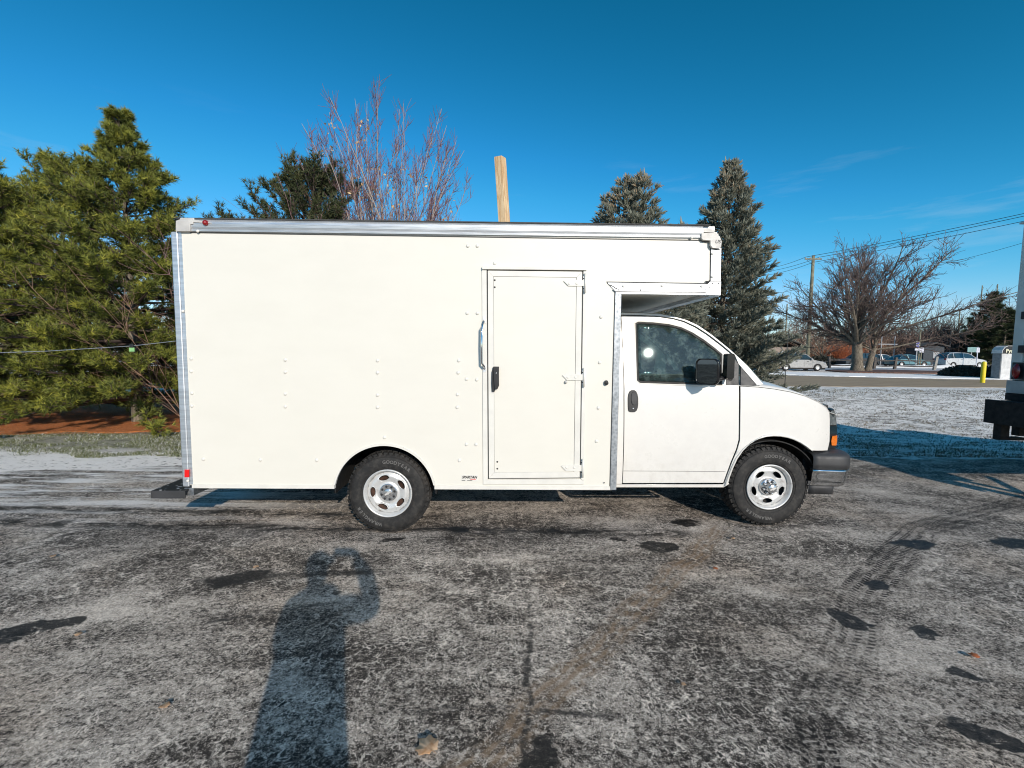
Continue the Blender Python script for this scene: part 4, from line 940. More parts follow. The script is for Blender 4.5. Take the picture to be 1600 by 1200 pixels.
rb('door_inner', 1.0, 2.0, .26, .30, .6, 1.38, 'blackmat', inn); rb('door_inner', 1.0, 2.0, W - .30, W - .26, .6, 1.38, 'blackmat', inn)
# seat belt
MB().grid([[(1.10, .40, 1.85), (1.14, .40, 1.85)], [(1.28, .42, 1.25), (1.33, .42, 1.25)]]).build('seat_belt', MT['seat'], inn, solid=.003)
# ================================================================== VEGETATION
def frames(D):
    D = D / np.linalg.norm(D, axis=1, keepdims=True)
    up = np.where(np.abs(D[:, 2:3]) < .9, np.array([[0, 0, 1.]]), np.array([[1., 0, 0]]))
    a = np.cross(D, up); a /= np.linalg.norm(a, axis=1, keepdims=True); b = np.cross(D, a); return D, a, b
def seg_mesh(S, n=3):
    """S rows: p0(3) p1(3) r0 r1 tone -> open prisms"""
    S = np.asarray(S, float); p0, p1, r0, r1, tn = S[:, :3], S[:, 3:6], S[:, 6], S[:, 7], S[:, 8]
    _, a, b = frames(p1 - p0 + 1e-9); t = np.arange(n) * 2 * pi / n
    ring = a[:, None, :] * np.cos(t)[None, :, None] + b[:, None, :] * np.sin(t)[None, :, None]
    V = np.concatenate([p0[:, None] + ring * r0[:, None, None], p1[:, None] + ring * r1[:, None, None]], 1)
    base = np.arange(len(S))[:, None, None] * 2 * n; k = np.arange(n); k2 = (k + 1) % n
    q = np.stack([k, k2, k2 + n, k + n], 1)[None]
    return V.reshape(-1, 3), (base + q).reshape(-1, 4), np.repeat(tn, 2 * n)
def curve_limb(p, d, L, r0, r1, k, bend=(0, 0, 0), jit=.06, rg=None, tone=.5):
    """list of joined segments; returns segments and the points on it"""
    rg = rg or rs; p = np.array(p, float); d = np.array(d, float); d /= np.linalg.norm(d); out = []; pts = [(p.copy(), d.copy(), r0)]
    for i in range(k):
        d = d + np.array(bend) / k + rg.normal(0, jit, 3); d /= np.linalg.norm(d)
        q = p + d * L / k; ra = r0 + (r1 - r0) * i / k; rb_ = r0 + (r1 - r0) * (i + 1) / k
        out.append([*p, *q, ra, rb_, tone]); p = q; pts.append((p.copy(), d.copy(), rb_))
    return out, pts
def perp_rand(d, rg, ang):
    v = rg.normal(0, 1, 3); v -= v.dot(d) * d; v /= np.linalg.norm(v) + 1e-9
    return d * cos(ang) + v * sin(ang)
def finish_tree(root, big, small, mat_big, mat_small, n_big=8, name_small='crown'):
    """trunk = smooth tapering limbs, crown = twigs"""
    V, F, t = seg_mesh(big, n_big); np_mesh('trunk', V, F, MT[mat_big], root, t, smooth=True)
    if len(small):
        V, F, t = seg_mesh(small, 3); o = np_mesh(name_small, V, F, MT[mat_small], root, t)
def bare_tree(root, H, R, rg, mode='oak', mat_big='bark', mat_small='twig_oak', trunk_r=.3, fork=.18, lims=9, dens_=1.0, minr=.008, leafp=0.0, trunks=1):
    big, small, leaves = [], [], []
    def rec(p, d, L, r, depth):
        k = 4 if depth < 3 else 3
        up = {'oak': (.05, .30), 'vase': (.30, .4), 'thin': (.3, .25)}[mode][0 if depth < 2 else 1]
        seg, pts = curve_limb(p, d, L, r, max(r * .55, minr * .6), k, (0, 0, up), .10 if depth < 3 else .16, rg, rg.rand())
        (big if r > .035 else small).extend(seg)
        if depth >= DM or r < minr * .7: 
            if leafp and rg.rand() < leafp: leaves.append(pts[-1][0])
            return
        nch = {0: 6, 1: 6, 2: 6, 3: 5, 4: 4}.get(depth, 3); nch = max(2, int(round(nch * dens_)))
        for c_ in range(nch):
            t = .22 + .78 * (c_ + rg.rand() * .7) / nch; i = min(int(t * k), k - 1); q, dd, rr = pts[i]; q = q + (pts[i + 1][0] - q) * (t * k - i)
            ang = rg.uniform(.35, .85) if mode != 'vase' else rg.uniform(.22, .55)
            rec(q, perp_rand(dd, rg, ang), L * rg.uniform(.45, .72) * (1.1 - .35 * t), rr * rg.uniform(.45, .62), depth + 1)
        rec(pts[-1][0], perp_rand(pts[-1][1], rg, rg.uniform(.05, .3)), L * .62, pts[-1][2] * .85, depth + 1)
    DM = 5
    for tk in range(trunks):
        off = np.array([0, 0, 0.]) if tk == 0 else np.array([trunk_r * 1.6, .3, 0])
        seg, pts = curve_limb(off, (0.04 * (1 if tk else -1), 0, 1), H * fork, trunk_r * (1 if tk == 0 else .62), trunk_r * .82 * (1 if tk == 0 else .62), 5, jit=.03, rg=rg)
        seg[0][6] *= 1.35; big.extend(seg)
        top, dd, rr = pts[-1]
        n = lims if tk == 0 else max(3, lims // 3)
        for i in range(n):
            a = 2 * pi * (i + rg.rand() * .6) / n + tk
            if mode == 'oak': tilt = rg.uniform(.35, 1.25) if i else .1
            elif mode == 'vase': tilt = rg.uniform(.12, .62) if i else .03
            else: tilt = rg.uniform(.3, .9)
            d = np.array([sin(tilt) * cos(a), sin(tilt) * sin(a), cos(tilt)])
            Lx = H * (1 - fork) * cos(tilt) + R * sin(tilt)
            rec(top - np.array([0, 0, rg.uniform(0, .25) * H * fork * (1 if mode != 'vase' else 2)]), d, Lx * rg.uniform(.44, .56), rr * rg.uniform(.38, .6), 1)
    finish_tree(root, big, small, mat_big, mat_small)
    return np.array(leaves) if leaves else None
def blades_from(P, D, n, L, wd, spread, rg, tone, droop=0.0):
    """needles: n thin triangles fanned round each direction"""
    m = len(P); _, a, b = frames(D); Dn = D / np.linalg.norm(D, axis=1, keepdims=True)
    t = rg.uniform(0, 2 * pi, (m, n)); s = rg.uniform(.25, 1, (m, n)) * spread
    dirs = Dn[:, None] * np.cos(s)[..., None] + (a[:, None] * np.cos(t)[..., None] + b[:, None] * np.sin(t)[..., None]) * np.sin(s)[..., None]
    dirs[..., 2] -= droop; dirs /= np.linalg.norm(dirs, axis=2, keepdims=True)
    ll = (np.asarray(L).reshape(-1, 1) if np.ndim(L) else L) * rg.uniform(.7, 1.1, (m, n)); st = P[:, None] + Dn[:, None] * (rg.uniform(-.25, .1, (m, n)) * ll)[..., None]
    sd = np.cross(dirs, rg.normal(0, 1, (m, n, 3))); sd /= np.linalg.norm(sd, axis=2, keepdims=True)
    V = np.stack([st - sd * wd / 2, st + sd * wd / 2, st + dirs * ll[..., None]], 2).reshape(-1, 3)
    tn = np.repeat(np.clip(tone[:, None] + rg.normal(0, .10, (m, n)), 0, 1).ravel(), 3)
    return V, np.arange(len(V)).reshape(-1, 3), tn
def pine(root, H, R, rg, base=.5, nl=13, per=9, mat='pine', blade=(12, .115, .0095), k=1.0, prof=.85, tipup=.55, gap=.0, droop=.12, el1=.80):
    """white pine: whorls of upswept limbs, side shoots, each ending in a tuft of long needles"""
    big, tw = [], []; seg, tp = curve_limb((0, 0, 0), (0, 0, 1), H * .97, .02 + H * .0145, .012, 14, jit=.012, rg=rg); big += seg
    TP, TD, TT = [], [], []
    def trunk_at(z): i = min(int(z / (H * .97) * 14), 13); return tp[i][0] + (tp[i + 1][0] - tp[i][0]) * (z / (H * .97) * 14 - i)
    levels = np.linspace(base, H * .95, nl)
    for li, z in enumerate(levels):
        f = 1 - (z - base) / (H - base); rad = R * (f ** prof) * rg.uniform(.85, 1.12)
        if z < base + .15 * H: rad *= .92
        for b_ in range(per):
            a = 2 * pi * (b_ + rg.rand() * .8) / per + li * .7; L = max(.25, rad * rg.uniform(.72, 1.18)); el_ = (droop + (el1 - droop) * (1 - f) ** 1.4) + rg.normal(0, .08)
            if b_ % 4 == 0: L *= 1.22
            d = np.array([cos(a) * cos(el_), sin(a) * cos(el_), sin(el_)])
            p = trunk_at(min(z + rg.uniform(-.12, .12) * H / nl * 2, H * .96))
            seg, pts = curve_limb(p, d, L, .010 + .012 * L, .005, 7, (0, 0, tipup * .6 - .25 * f), .05, rg, rg.rand()); tw += seg
            ns = int((8 + L * 26) * k)
            for s in range(ns):
                t = rg.uniform(.22, 1) ** .8; i = min(int(t * 7), 6); q, dd, rr = pts[i]; q = q + (pts[i + 1][0] - q) * (t * 7 - i)
                sd = perp_rand(dd, rg, rg.uniform(.5, 1.1)); sd[2] *= .6; sd[2] += .22; sl_ = rg.uniform(.12, .42) * (1.2 - .5 * t) * min(1, L)
                seg2, p2 = curve_limb(q, sd, sl_, .005, .003, 2, (0, 0, tipup), .05, rg, rg.rand()); tw += seg2
                if rg.rand() < gap: continue
                tn = rg.normal(.42 + .55 * (t - .6), .16)  # tufts nearer the trunk darker: crown self-shadow painted into the tone
                for (pp_, dq, _) in (p2[1], p2[2]):
                    TP.append(pp_); TD.append(dq); TT.append(tn)
                if rg.rand() < .6: TP.append((p2[2][0] + p2[1][0]) / 2 + rg.normal(0, .03, 3)); TD.append(p2[2][1] + rg.normal(0, .35, 3)); TT.append(tn)
            TP.append(pts[-1][0]); TD.append(pts[-1][1]); TT.append(.6)
    TP.append(tp[-1][0]); TD.append(np.array([0, 0, 1.])); TT.append(.4)
    V, F, t = seg_mesh(big, 9); np_mesh('trunk', V, F, MT['bark'], root, t, smooth=True)
    V, F, t = seg_mesh(tw, 3); np_mesh('limbs', V, F, MT['twig_oak'], root, t)
    TP, TD, TT = np.array(TP), np.array(TD), np.clip(np.array(TT), 0, 1)
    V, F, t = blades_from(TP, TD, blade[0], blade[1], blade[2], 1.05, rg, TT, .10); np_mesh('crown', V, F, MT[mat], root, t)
    return len(TP)
def spruce(root, H, R, rg, base=.35, nl=26, per=11, k=1.0, twin=False, mat='spruce', cones=True):
    big, tw = [], []; seg, tp = curve_limb((0, 0, 0), (0, 0, 1), H, .015 * H + .03, .010, 12, jit=.006, rg=rg); big += seg
    SP, SD, SL, ST = [], [], [], []
    for li in range(nl):
        z = base + (H * .97 - base) * (li / (nl - 1)) ** .92; f = 1 - (z - base) / (H - base); rad = R * (f ** .82) + .10
        pe = max(5, int(per * (.5 + .5 * f)))
        for b_ in range(pe):
            a = 2 * pi * (b_ + rg.rand() * .8) / pe + li * 1.3; L = rad * rg.uniform(.72, 1.2); el_ = -.05 + .75 * (1 - f) ** 1.6 + rg.normal(0, .09)
            d = np.array([cos(a) * cos(el_), sin(a) * cos(el_), sin(el_)]); i = min(int(z / H * 12), 11); p = tp[i][0] + (tp[i + 1][0] - tp[i][0]) * (z / H * 12 - i)
            seg, pts = curve_limb(p, d, L, .008 + .008 * L, .004, 6, (0, 0, .35), .04, rg, rg.rand()); tw += seg
            ns = int((12 + L * 62) * k)
            for s in range(ns):
                t = rg.uniform(.15, 1) ** .75; i = min(int(t * 6), 5); q, dd, _ = pts[i]; q = q + (pts[i + 1][0] - q) * (t * 6 - i)
                sd = perp_rand(dd, rg, rg.uniform(.35, .95)); sd[2] = sd[2] * .8 + .30; sd /= np.linalg.norm(sd); off = rg.uniform(0, .42) * min(1, L) * (1.2 - t)
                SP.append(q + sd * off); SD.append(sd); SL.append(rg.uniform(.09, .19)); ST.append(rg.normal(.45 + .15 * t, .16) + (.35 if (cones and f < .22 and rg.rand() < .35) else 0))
            SP.append(pts[-1][0]); SD.append(pts[-1][1]); SL.append(.17); ST.append(.6)
    for q_ in range(3): SP.append(np.array([.02 * q_ - .02, 0, H * .985 - .06 * q_])); SD.append(np.array([.1 * (q_ - 1), 0, 1.])); SL.append(.34 - .08 * q_); ST.append(.9)
    SP, SD, SL, ST = np.array(SP), np.array(SD), np.array(SL), np.clip(np.array(ST), 0, 1)
    V, F, t = seg_mesh(big, 8); np_mesh('trunk', V, F, MT['bark'], root, t, smooth=True)
    V, F, t = seg_mesh(tw, 3); np_mesh('limbs', V, F, MT['twig_oak'], root, t)
    # each shoot: a tapering finger plus bristling needles
    Dn, a, b = frames(SD); e = SP + Dn * SL[:, None]; mid = SP + Dn * SL[:, None] * .35
    S1 = np.column_stack([SP, mid, SL * .05, SL * .105, ST]); S2 = np.column_stack([mid, e, SL * .105, SL * .02, ST])
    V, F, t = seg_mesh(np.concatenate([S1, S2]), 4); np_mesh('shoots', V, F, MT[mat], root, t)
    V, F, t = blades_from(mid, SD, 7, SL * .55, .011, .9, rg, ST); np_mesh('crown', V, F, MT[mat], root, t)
def leaf_clumps(root, P, rg, n, spread, size, mat='dryleaf', name='leaves'):
    c = np.repeat(P, n, 0) + rg.normal(0, spread, (len(P) * n, 3)); m = len(c)
    a = rg.normal(0, 1, (m, 3)); a /= np.linalg.norm(a, axis=1, keepdims=True); b = np.cross(a, rg.normal(0, 1, (m, 3))); b /= np.linalg.norm(b, axis=1, keepdims=True); s = rg.uniform(.5, 1, (m, 1)) * size
    V = np.stack([c - a * s, c + b * s * .6, c + a * s, c - b * s * .5], 1).reshape(-1, 3)
    return np_mesh(name, V, np.arange(4 * m).reshape(-1, 4), MT[mat], root, np.repeat(rg.rand(m), 4))

def RG(s): return np.random.RandomState(s)
# --- the pines on the left
def plant(fn, name, label, cat, x, y, seed, group=None, z=0, rz=0, **kw):
    t = thing(name, label, cat, (x, y, z), rz, group); fn(t, rg=RG(seed), **kw); return t
PG = 'pines beyond the verge'
plant(pine, 'pine_tree', 'tall green pine with a pointed top and pale trunk at the left', 'tree', -8.55, 10.15, 3, PG, H=6.85, R=2.9, base=.6, nl=20, per=11, prof=1.0, droop=-.10, el1=.62, tipup=.45, blade=(11, .125, .0135))
plant(pine, 'pine_tree', 'broad bushy pine cut by the left edge of the photograph', 'tree', -11.6, 9.9, 5, PG, H=5.5, R=3.1, base=.55, nl=14, per=12, prof=.6, droop=-.05, el1=.7, tipup=.5, blade=(11, .125, .0135))
plant(pine, 'pine_tree', 'tall pine standing behind and between the two front pines', 'tree', -13.2, 13.4, 6, PG, H=6.9, R=3.4, base=.6, nl=13, per=10, prof=.6, k=.7, blade=(10, .14, .017))
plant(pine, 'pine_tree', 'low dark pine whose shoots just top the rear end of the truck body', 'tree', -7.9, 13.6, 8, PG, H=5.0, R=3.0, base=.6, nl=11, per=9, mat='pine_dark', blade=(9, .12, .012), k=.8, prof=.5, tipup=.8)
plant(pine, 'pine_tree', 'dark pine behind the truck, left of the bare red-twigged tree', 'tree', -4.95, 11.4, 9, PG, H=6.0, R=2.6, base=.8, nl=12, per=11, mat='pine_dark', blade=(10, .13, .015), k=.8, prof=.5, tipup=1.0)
# --- bare tree with upright red-tipped shoots behind the truck
def red_tree(root, rg, H=8.25, R=3.0):
    big, small, lv = [], [], []
    for i in range(40):
        a = 2 * pi * (i * .618 + rg.rand() * .1); tilt = .44 * sqrt((i + .3) / 40) * rg.uniform(.85, 1.1)
        d = np.array([sin(tilt) * cos(a), sin(tilt) * sin(a) * .8, cos(tilt)]); L = (H - 1.0 - 5.0 * tilt ** 1.5) * rg.uniform(.84, .98)
        seg, pts = curve_limb((.06 * cos(a), .06 * sin(a), rg.uniform(.9, 1.7)), d, L, .020, .004, 12, (0, 0, .25 * tilt), .05, rg, rg.uniform(.4, 1)); big += seg
        for j in range(34):
            t = rg.uniform(.25, .97); q_ = min(int(t * 12), 11); q, dd, rr = pts[q_]; q = q + (pts[q_ + 1][0] - q) * (t * 12 - q_)
            L2 = rg.uniform(.4, 1.5) * (1.2 - t); s2, p2 = curve_limb(q, perp_rand(dd, rg, rg.uniform(.25, .65)), L2, min(.009, rr * .6), .004, 5, (0, 0, .5), .09, rg, rg.uniform(.3, .9)); small += s2
            for m_ in range(4):
                q3, d3, _ = p2[rg.randint(1, 6)]; s3, p3 = curve_limb(q3, perp_rand(d3, rg, rg.uniform(.3, .75)), rg.uniform(.12, .36), .005, .0032, 2, (0, 0, .4), .1, rg, rg.uniform(0, .5)); small += s3
                if rg.rand() < .010: lv.append(p3[-1][0])
    tr_, _ = curve_limb((0, 0, 0), (0, 0, 1), 1.6, .16, .11, 4, jit=.02, rg=rg); 
    V, F, t = seg_mesh(tr_ + big, 7); np_mesh('trunk', V, F, MT['twig_pale'], root, t, smooth=True)
    sm = np.array(small); thick = sm[:, 6] > .0051
    V, F, t = seg_mesh(sm[thick], 3); np_mesh('limbs', V, F, MT['twig_pale'], root, t); V, F, t = seg_mesh(sm[~thick], 3); np_mesh('twigs', V, F, MT['twig_red'], root, t)
    if lv: leaf_clumps(root, np.array(lv), rg, 7, .07, .05)
plant(red_tree, 'bare_tree', 'tall leafless tree with upright purple-red twigs rising behind the truck', 'tree', -3.15, 11.6, 24)
def whip_shrub(root, rg, H, R, n, mat, sub=9, r=.012):
    sg = []
    for i in range(n):
        a = rg.uniform(0, 2 * pi); tilt = abs(rg.normal(0, .5)) ; d = np.array([sin(tilt) * cos(a), sin(tilt) * sin(a), cos(tilt)]); L = H * rg.uniform(.6, 1.05) / max(cos(tilt), .55)
        s, p = curve_limb((rg.normal(0, .1), rg.normal(0, .1), 0), d, min(L, H * 1.3), r, r * .4, 8, (0, 0, -.25 * tilt), .08, rg, rg.rand()); sg += s
        for j in range(sub):
            q, dd, _ = p[rg.randint(2, 9)]; s2, p2 = curve_limb(q, perp_rand(dd, rg, rg.uniform(.3, .9)), rg.uniform(.1, .28) * H, r * .45, r * .25, 4, (0, 0, .1), .13, rg, rg.rand()); sg += s2
            for m_ in range(2):
                q3, d3, _ = p2[rg.randint(1, 5)]; s3, _ = curve_limb(q3, perp_rand(d3, rg, .7), rg.uniform(.04, .12) * H, r * .28, r * .2, 2, (0, 0, .1), .1, rg, rg.rand()); sg += s3
    V, F, t = seg_mesh(sg, 3); np_mesh('twigs', V, F, MT[mat], root, t)
plant(whip_shrub, 'bare_shrub', 'reddish bare shrub tangled before the dark pine above the truck roof', 'shrub', -4.1, 10.4, 31, H=4.6, R=1, n=26, mat='twig_red', sub=12)
plant(whip_shrub, 'bare_shrub', 'leafless brown shrub between the tall pine and the rear of the truck', 'shrub', -7.0, 9.9, 33, H=3.6, R=1, n=22, mat='twig_rust', sub=11, r=.010)
# --- spruces
def twin_spruce(root, rg):
    spruce(root, H=6.75, R=1.55, rg=rg, base=.5, nl=22, per=10, k=1.0)
    s2 = np.random.RandomState(5); sub_ = part('second_leader', root); bpy.data.objects.remove(sub_)
plant(spruce, 'spruce_tree', 'grey-green spruce whose blunt top shows above the cab end of the truck body', 'tree', 3.15, 12.9, 41, 'blue spruces behind the truck', H=6.45, R=2.6, base=.4, nl=21, per=13)
plant(spruce, 'spruce_tree', 'slender spruce leader grown into the blunt-topped spruce', 'tree', 3.62, 12.7, 47, 'blue spruces behind the truck', H=6.5, R=1.3, base=3.0, nl=13, per=9)
plant(spruce, 'spruce_tree', 'tall pointed spruce standing behind the cab, skirts to the ground', 'tree', 7.25, 15.8, 42, 'blue spruces behind the truck', H=8.15, R=2.4, base=.3, nl=33, per=18, k=1.05)
plant(spruce, 'spruce_tree', 'small low spruce half hidden between the two taller spruces', 'tree', 4.75, 12.9, 43, 'blue spruces behind the truck', H=5.25, R=1.0, base=.6, nl=15, per=8, k=.8)
# --- big spreading tree and the distant woods
big_oak = thing('bare_tree', 'wide-spreading bare tree with a double trunk on the mulch bed', 'tree', (32.6, 42.3, .05))
def spread_tree(root, rg):
    big, small = [], []
    for tk, (ox, r0, hh, tl) in enumerate(((0, .50, 2.7, -.02), (1.15, .30, 2.2, .12))):
        seg, pts = curve_limb((ox, .2 * tk, 0), (tl, 0, 1), hh, r0, r0 * .8, 5, jit=.02, rg=rg); seg[0][6] *= 1.25; big += seg
        top, dd, rr = pts[-1]; n = 17 if tk == 0 else 7
        for i in range(n):
            a = 2 * pi * (i + rg.rand() * .5) / n + .3; tilt = [.12, .6, 1.0, 1.22, .8, .35, 1.3, .7][i % 8] * rg.uniform(.85, 1.1)
            L = (8.3 + 1.6 * min(1, tilt)) * rg.uniform(.88, 1.03) * (1.15 if cos(a) > .3 else .88)
            if tk: L *= .8
            d = np.array([sin(tilt) * cos(a), sin(tilt) * sin(a) * .9, cos(tilt)])
            s1, p1 = curve_limb(top - np.array([0, 0, rg.uniform(0, .6)]), d, L, r0 * rg.uniform(.20, .36), .03, 10, (0, 0, .18), .065, rg, .4); big += s1
            for j in range(16):
                t = rg.uniform(.16, .98); q_ = min(int(t * 10), 9); q, dq, rq = p1[q_]; q = q + (p1[q_ + 1][0] - q) * (t * 10 - q_)
                L2 = rg.uniform(1.4, 3.6) * (1.2 - t * .75); s2, p2 = curve_limb(q, perp_rand(dq, rg, rg.uniform(.35, .9)), L2, min(.06, rq * .55), .018, 6, (0, 0, .22), .10, rg, rg.uniform(.2, .6)); (big if rq > .09 else small).extend(s2)
                for m_ in range(7):
                    q3, d3, _ = p2[rg.randint(1, 7)]; s3, p3 = curve_limb(q3, perp_rand(d3, rg, rg.uniform(.35, .9)), rg.uniform(.5, 1.4), .021, .013, 4, (0, 0, .25), .14, rg, rg.rand()); small += s3
                    for w_ in range(3):
                        q4, d4, _ = p3[rg.randint(1, 5)]; s4, _ = curve_limb(q4, perp_rand(d4, rg, rg.uniform(.4, .9)), rg.uniform(.2, .6), .015, .011, 2, (0, 0, .2), .12, rg, rg.rand()); small += s4
    V, F, t = seg_mesh(big, 7); np_mesh('trunk', V, F, MT['bark'], root, t, smooth=True); V, F, t = seg_mesh(small, 3); np_mesh('crown', V, F, MT['twig_oak'], root, t)
spread_tree(big_oak, RG(56))
# distant bare trees: three kinds, copied and turned
kinds = []
def kind_tree(seed, mode, H, R, mat, **kw):
    t = thing('bare_tree', '', 'tree', (0, 0, 0)); bare_tree(t, H, R, RG(seed), mode, 'bark', mat, trunk_r=.24, minr=.034, **kw); kinds.append(t); return t
kind_tree(61, 'vase', 11, 3.5, 'twig_oak', lims=8, dens_=1.0, fork=.2)
kind_tree(62, 'oak', 9, 5, 'twig_rust', lims=8, dens_=1.0, fork=.15)
kind_tree(63, 'thin', 12, 4, 'twig_oak', lims=7, dens_=1.0, fork=.3)
far = [  # px, depth, kind, scale, label
 (1285, 66, 1, .80, 'rusty brown bare tree right beside the utility pole'), (1252, 76, 1, .95, 'brown bare tree behind the silver car'), (1312, 78, 0, .75, 'dark bare tree beyond the dark parked car'),
 (1330, 88, 2, .70, 'thin bare tree seen through the left limbs of the big spreading tree'), (1368, 74, 1, .72, 'low brown tree just right of the double trunk'), (1392, 84, 0, .85, 'bare tree above the pair of small parked cars'),
 (1415, 78, 1, .75, 'rusty bare tree left of the white and blue road sign'), (1440, 92, 2, .80, 'tall thin bare tree above the lamp-lit car lot sign'), (1462, 80, 0, .95, 'pale upright bare tree behind the grey shed'), (1476, 90, 2, .80, 'slim bare tree rising over the white estate car'),
 (1500, 84, 1, .80, 'brown bare tree behind the white estate car'), (1518, 74, 0, .70, 'small leaning bare tree left of the fir'), (1575, 86, 2, 1.05, 'tall bare tree above the white sign cabinet'), (1590, 74, 0, 1.05, 'bare tree at the edge of the second truck'),
 (1552, 96, 2, .95, 'bare tree rising behind the dark fir'), (1230, 70, 0, .50, 'small bare tree at the edge of the tall spruce'), (1345, 96, 1, .9, 'distant brown tree behind the forked trunk')]
used = set()
for i, (px, Y, kd, s, lab) in enumerate(far):
    src = kinds[kd]; o = src if kd not in used else copy_tree(src); used.add(kd)
    g = A(px, 560, Y); o.location = (g.x, Y, 0); o.rotation_euler = (0, 0, i * 1.9); o.scale = (s * 1.15, s * 1.15, s); o['label'] = lab; o['group'] = 'bare trees beyond the road'
# firs on the right
kf = plant(pine, 'fir_tree', 'dark ragged fir behind the road sign at the right', 'tree', A(1538, 560, 72).x, 72, 71, 'dark firs beyond the road', H=11.5, R=3.6, base=1.2, nl=14, per=8, mat='pine_dark', blade=(8, .5, .055), k=.35, prof=.7, tipup=.2)
c_ = copy_tree(kf); c_.location = (A(1566, 560, 66).x, 66, 0); c_.scale = (1.25, 1.25, .72); c_.rotation_euler = (0, 0, 2); c_['label'] = 'broad dark fir behind the white sign cabinet'
# thickets, hedges
plant(whip_shrub, 'orange_shrub', 'orange-red twiggy shrub behind the dark parked car', 'shrub', A(1312, 560, 66).x, 66, 81, H=2.9, R=2, n=90, mat='twig_orange', sub=10, r=.035)
plant(whip_shrub, 'orange_shrub', 'smaller orange-red shrub nearer the double trunk', 'shrub', A(1331, 560, 67).x, 67, 82, H=2.6, R=2, n=70, mat='twig_orange', sub=9, r=.035)
def thicket(name, x0, x1, y0, y1, n, H, mat, seed, label, cat):
    rg = RG(seed); sg = []
    for i in range(n):
        bx, by = rg.uniform(x0, x1), rg.uniform(y0, y1); h = H * rg.uniform(.5, 1.1) * (1 + .3 * mnoise.noise(Vector((bx * .15, by * .1, 0))))
        s, p = curve_limb((bx, by, 0), (rg.normal(0, .25), rg.normal(0, .25), 1), h, .07, .03, 4, jit=.12, rg=rg, tone=rg.rand()); sg += s
        for j in range(6):
            q, dd, _ = p[rg.randint(1, 5)]; s2, _ = curve_limb(q, perp_rand(dd, rg, rg.uniform(.4, 1.1)), h * rg.uniform(.15, .4), .045, .03, 2, jit=.15, rg=rg, tone=rg.rand()); sg += s2
    V, F, t = seg_mesh(sg, 3); return tag(np_mesh(name, V, F, MT[mat], tone=t), label, cat, kind='stuff')
thicket('brush', 38, 60, 71, 76, 900, 3.2, 'twig_rust', 91, 'brown brushwood beyond the road left of the big tree', 'brush')
thicket('brush', 58, 115, 73, 84, 2200, 5.0, 'twig_oak', 92, 'dark brushwood behind the parked cars on the right', 'brush')
thicket('woodland', -260, 300, 120, 165, 3600, 9.0, 'twig_oak', 93, 'far wood along the horizon', 'wood')
def hedge(name, label, x, y, rx, ry, h, n, seed, sz=.10, mat='shrub', grp=None):
    rg = RG(seed); t = thing(name, label, 'hedge', (x, y, lawn_z(x, y)), 0, grp)
    u = rg.normal(0, 1, (n, 3)); u /= np.linalg.norm(u, axis=1, keepdims=True); u[:, 2] = np.abs(u[:, 2]); r = rg.uniform(.75, 1.05, (n, 1)); P = u * r * np.array([[rx, ry, h]])
    leaf_clumps(t, P, rg, 1, .03, sz, mat, 'crown')
    sg = []
    for i in range(14): s, _ = curve_limb((0, 0, 0), (*rg.uniform(-1, 1, 2), .8), min(rx, h) * .9, .03, .01, 3, rg=rg); sg += s
    V, F, tt = seg_mesh(sg, 3); np_mesh('stems', V, F, MT['twig_oak'], t, tt)
g = A(1508, 580, 35); hedge('round_shrub', 'low dark rounded shrub left of the yellow bollard', g.x, 35, 1.75, 1.2, .80, 5000, 101)
g = A(1549, 580, 33.5); hedge('round_shrub', 'dark shrub between the yellow bollard and the sign cabinet', g.x, 33.5, .8, .9, .85, 2500, 102)
g = A(1283, 560, 64); hedge('clipped_hedge', 'dark clipped hedge beside the utility pole base', g.x, 64, 3.0, 1, 1.25, 3500, 103, .16)
# ================================================================== OTHER THINGS
# wooden post standing behind the truck
a = A(788.5, 353, 7.1); b = A(781.5, 246, 7.1); d = (b - a).normalized(); foot = a - d * (a.z / d.z)
t = thing('wooden_post', 'tall squared timber post rising behind the truck roof', 'post', foot)
mb = MB(); hw = .066; topz = (b - foot).length; rows = []
R_ = Matrix.Rotation(radians(-31), 3, 'Z')
for z in (0, topz * .3, topz * .6, topz * .85, topz - .02, topz):
    hh = hw if z < topz else hw * .96; rows.append([Vector(d * z) + R_ @ Vector((u * hh, v_ * hh, (.05 * (v_ - u) * hh if z == topz else 0))) for u, v_ in ((-1, -1), (1, -1), (1, 1), (-1, 1), (-1, -1))])
mb.grid(rows); b_ = len(mb.v); mb.v += [tuple(p) for p in rows[-1][:4]]; mb.f.append((b_, b_ + 1, b_ + 2, b_ + 3)); mb.build('shaft', MT['wood'], t, bevel=.006)
# guy wire with a tag across the pines
p0, p1, p2 = A(-60, 553, 7.6), A(206, 540.5, 7.9), A(300, 530, 8.1)
t = thing('guy_wire', 'thin pale wire with a small green tag crossing before the pines', 'wire', (p0.x, p0.y, p0.z))
MB().tube([Vector(p) - p0 for p in (p0, (p0 + p1) / 2 - Vector((0, 0, .02)), p1, p2, p2 + (p2 - p1) * 6 + Vector((0, 0, .3)))], .006, 6).build('strand', MT['hub'], t)
MB().box(-.045, .045, -.01, .01, -.10, -.03).build('plastic_tag', pm('green_tag', (.25, .5, .2), .5), t, bevel=.004).location = p1 - p0
MB().box(-.03, .03, -.02, .02, -.03, .03).build('clamp', MT['black'], t, bevel=.006).location = p1 - p0
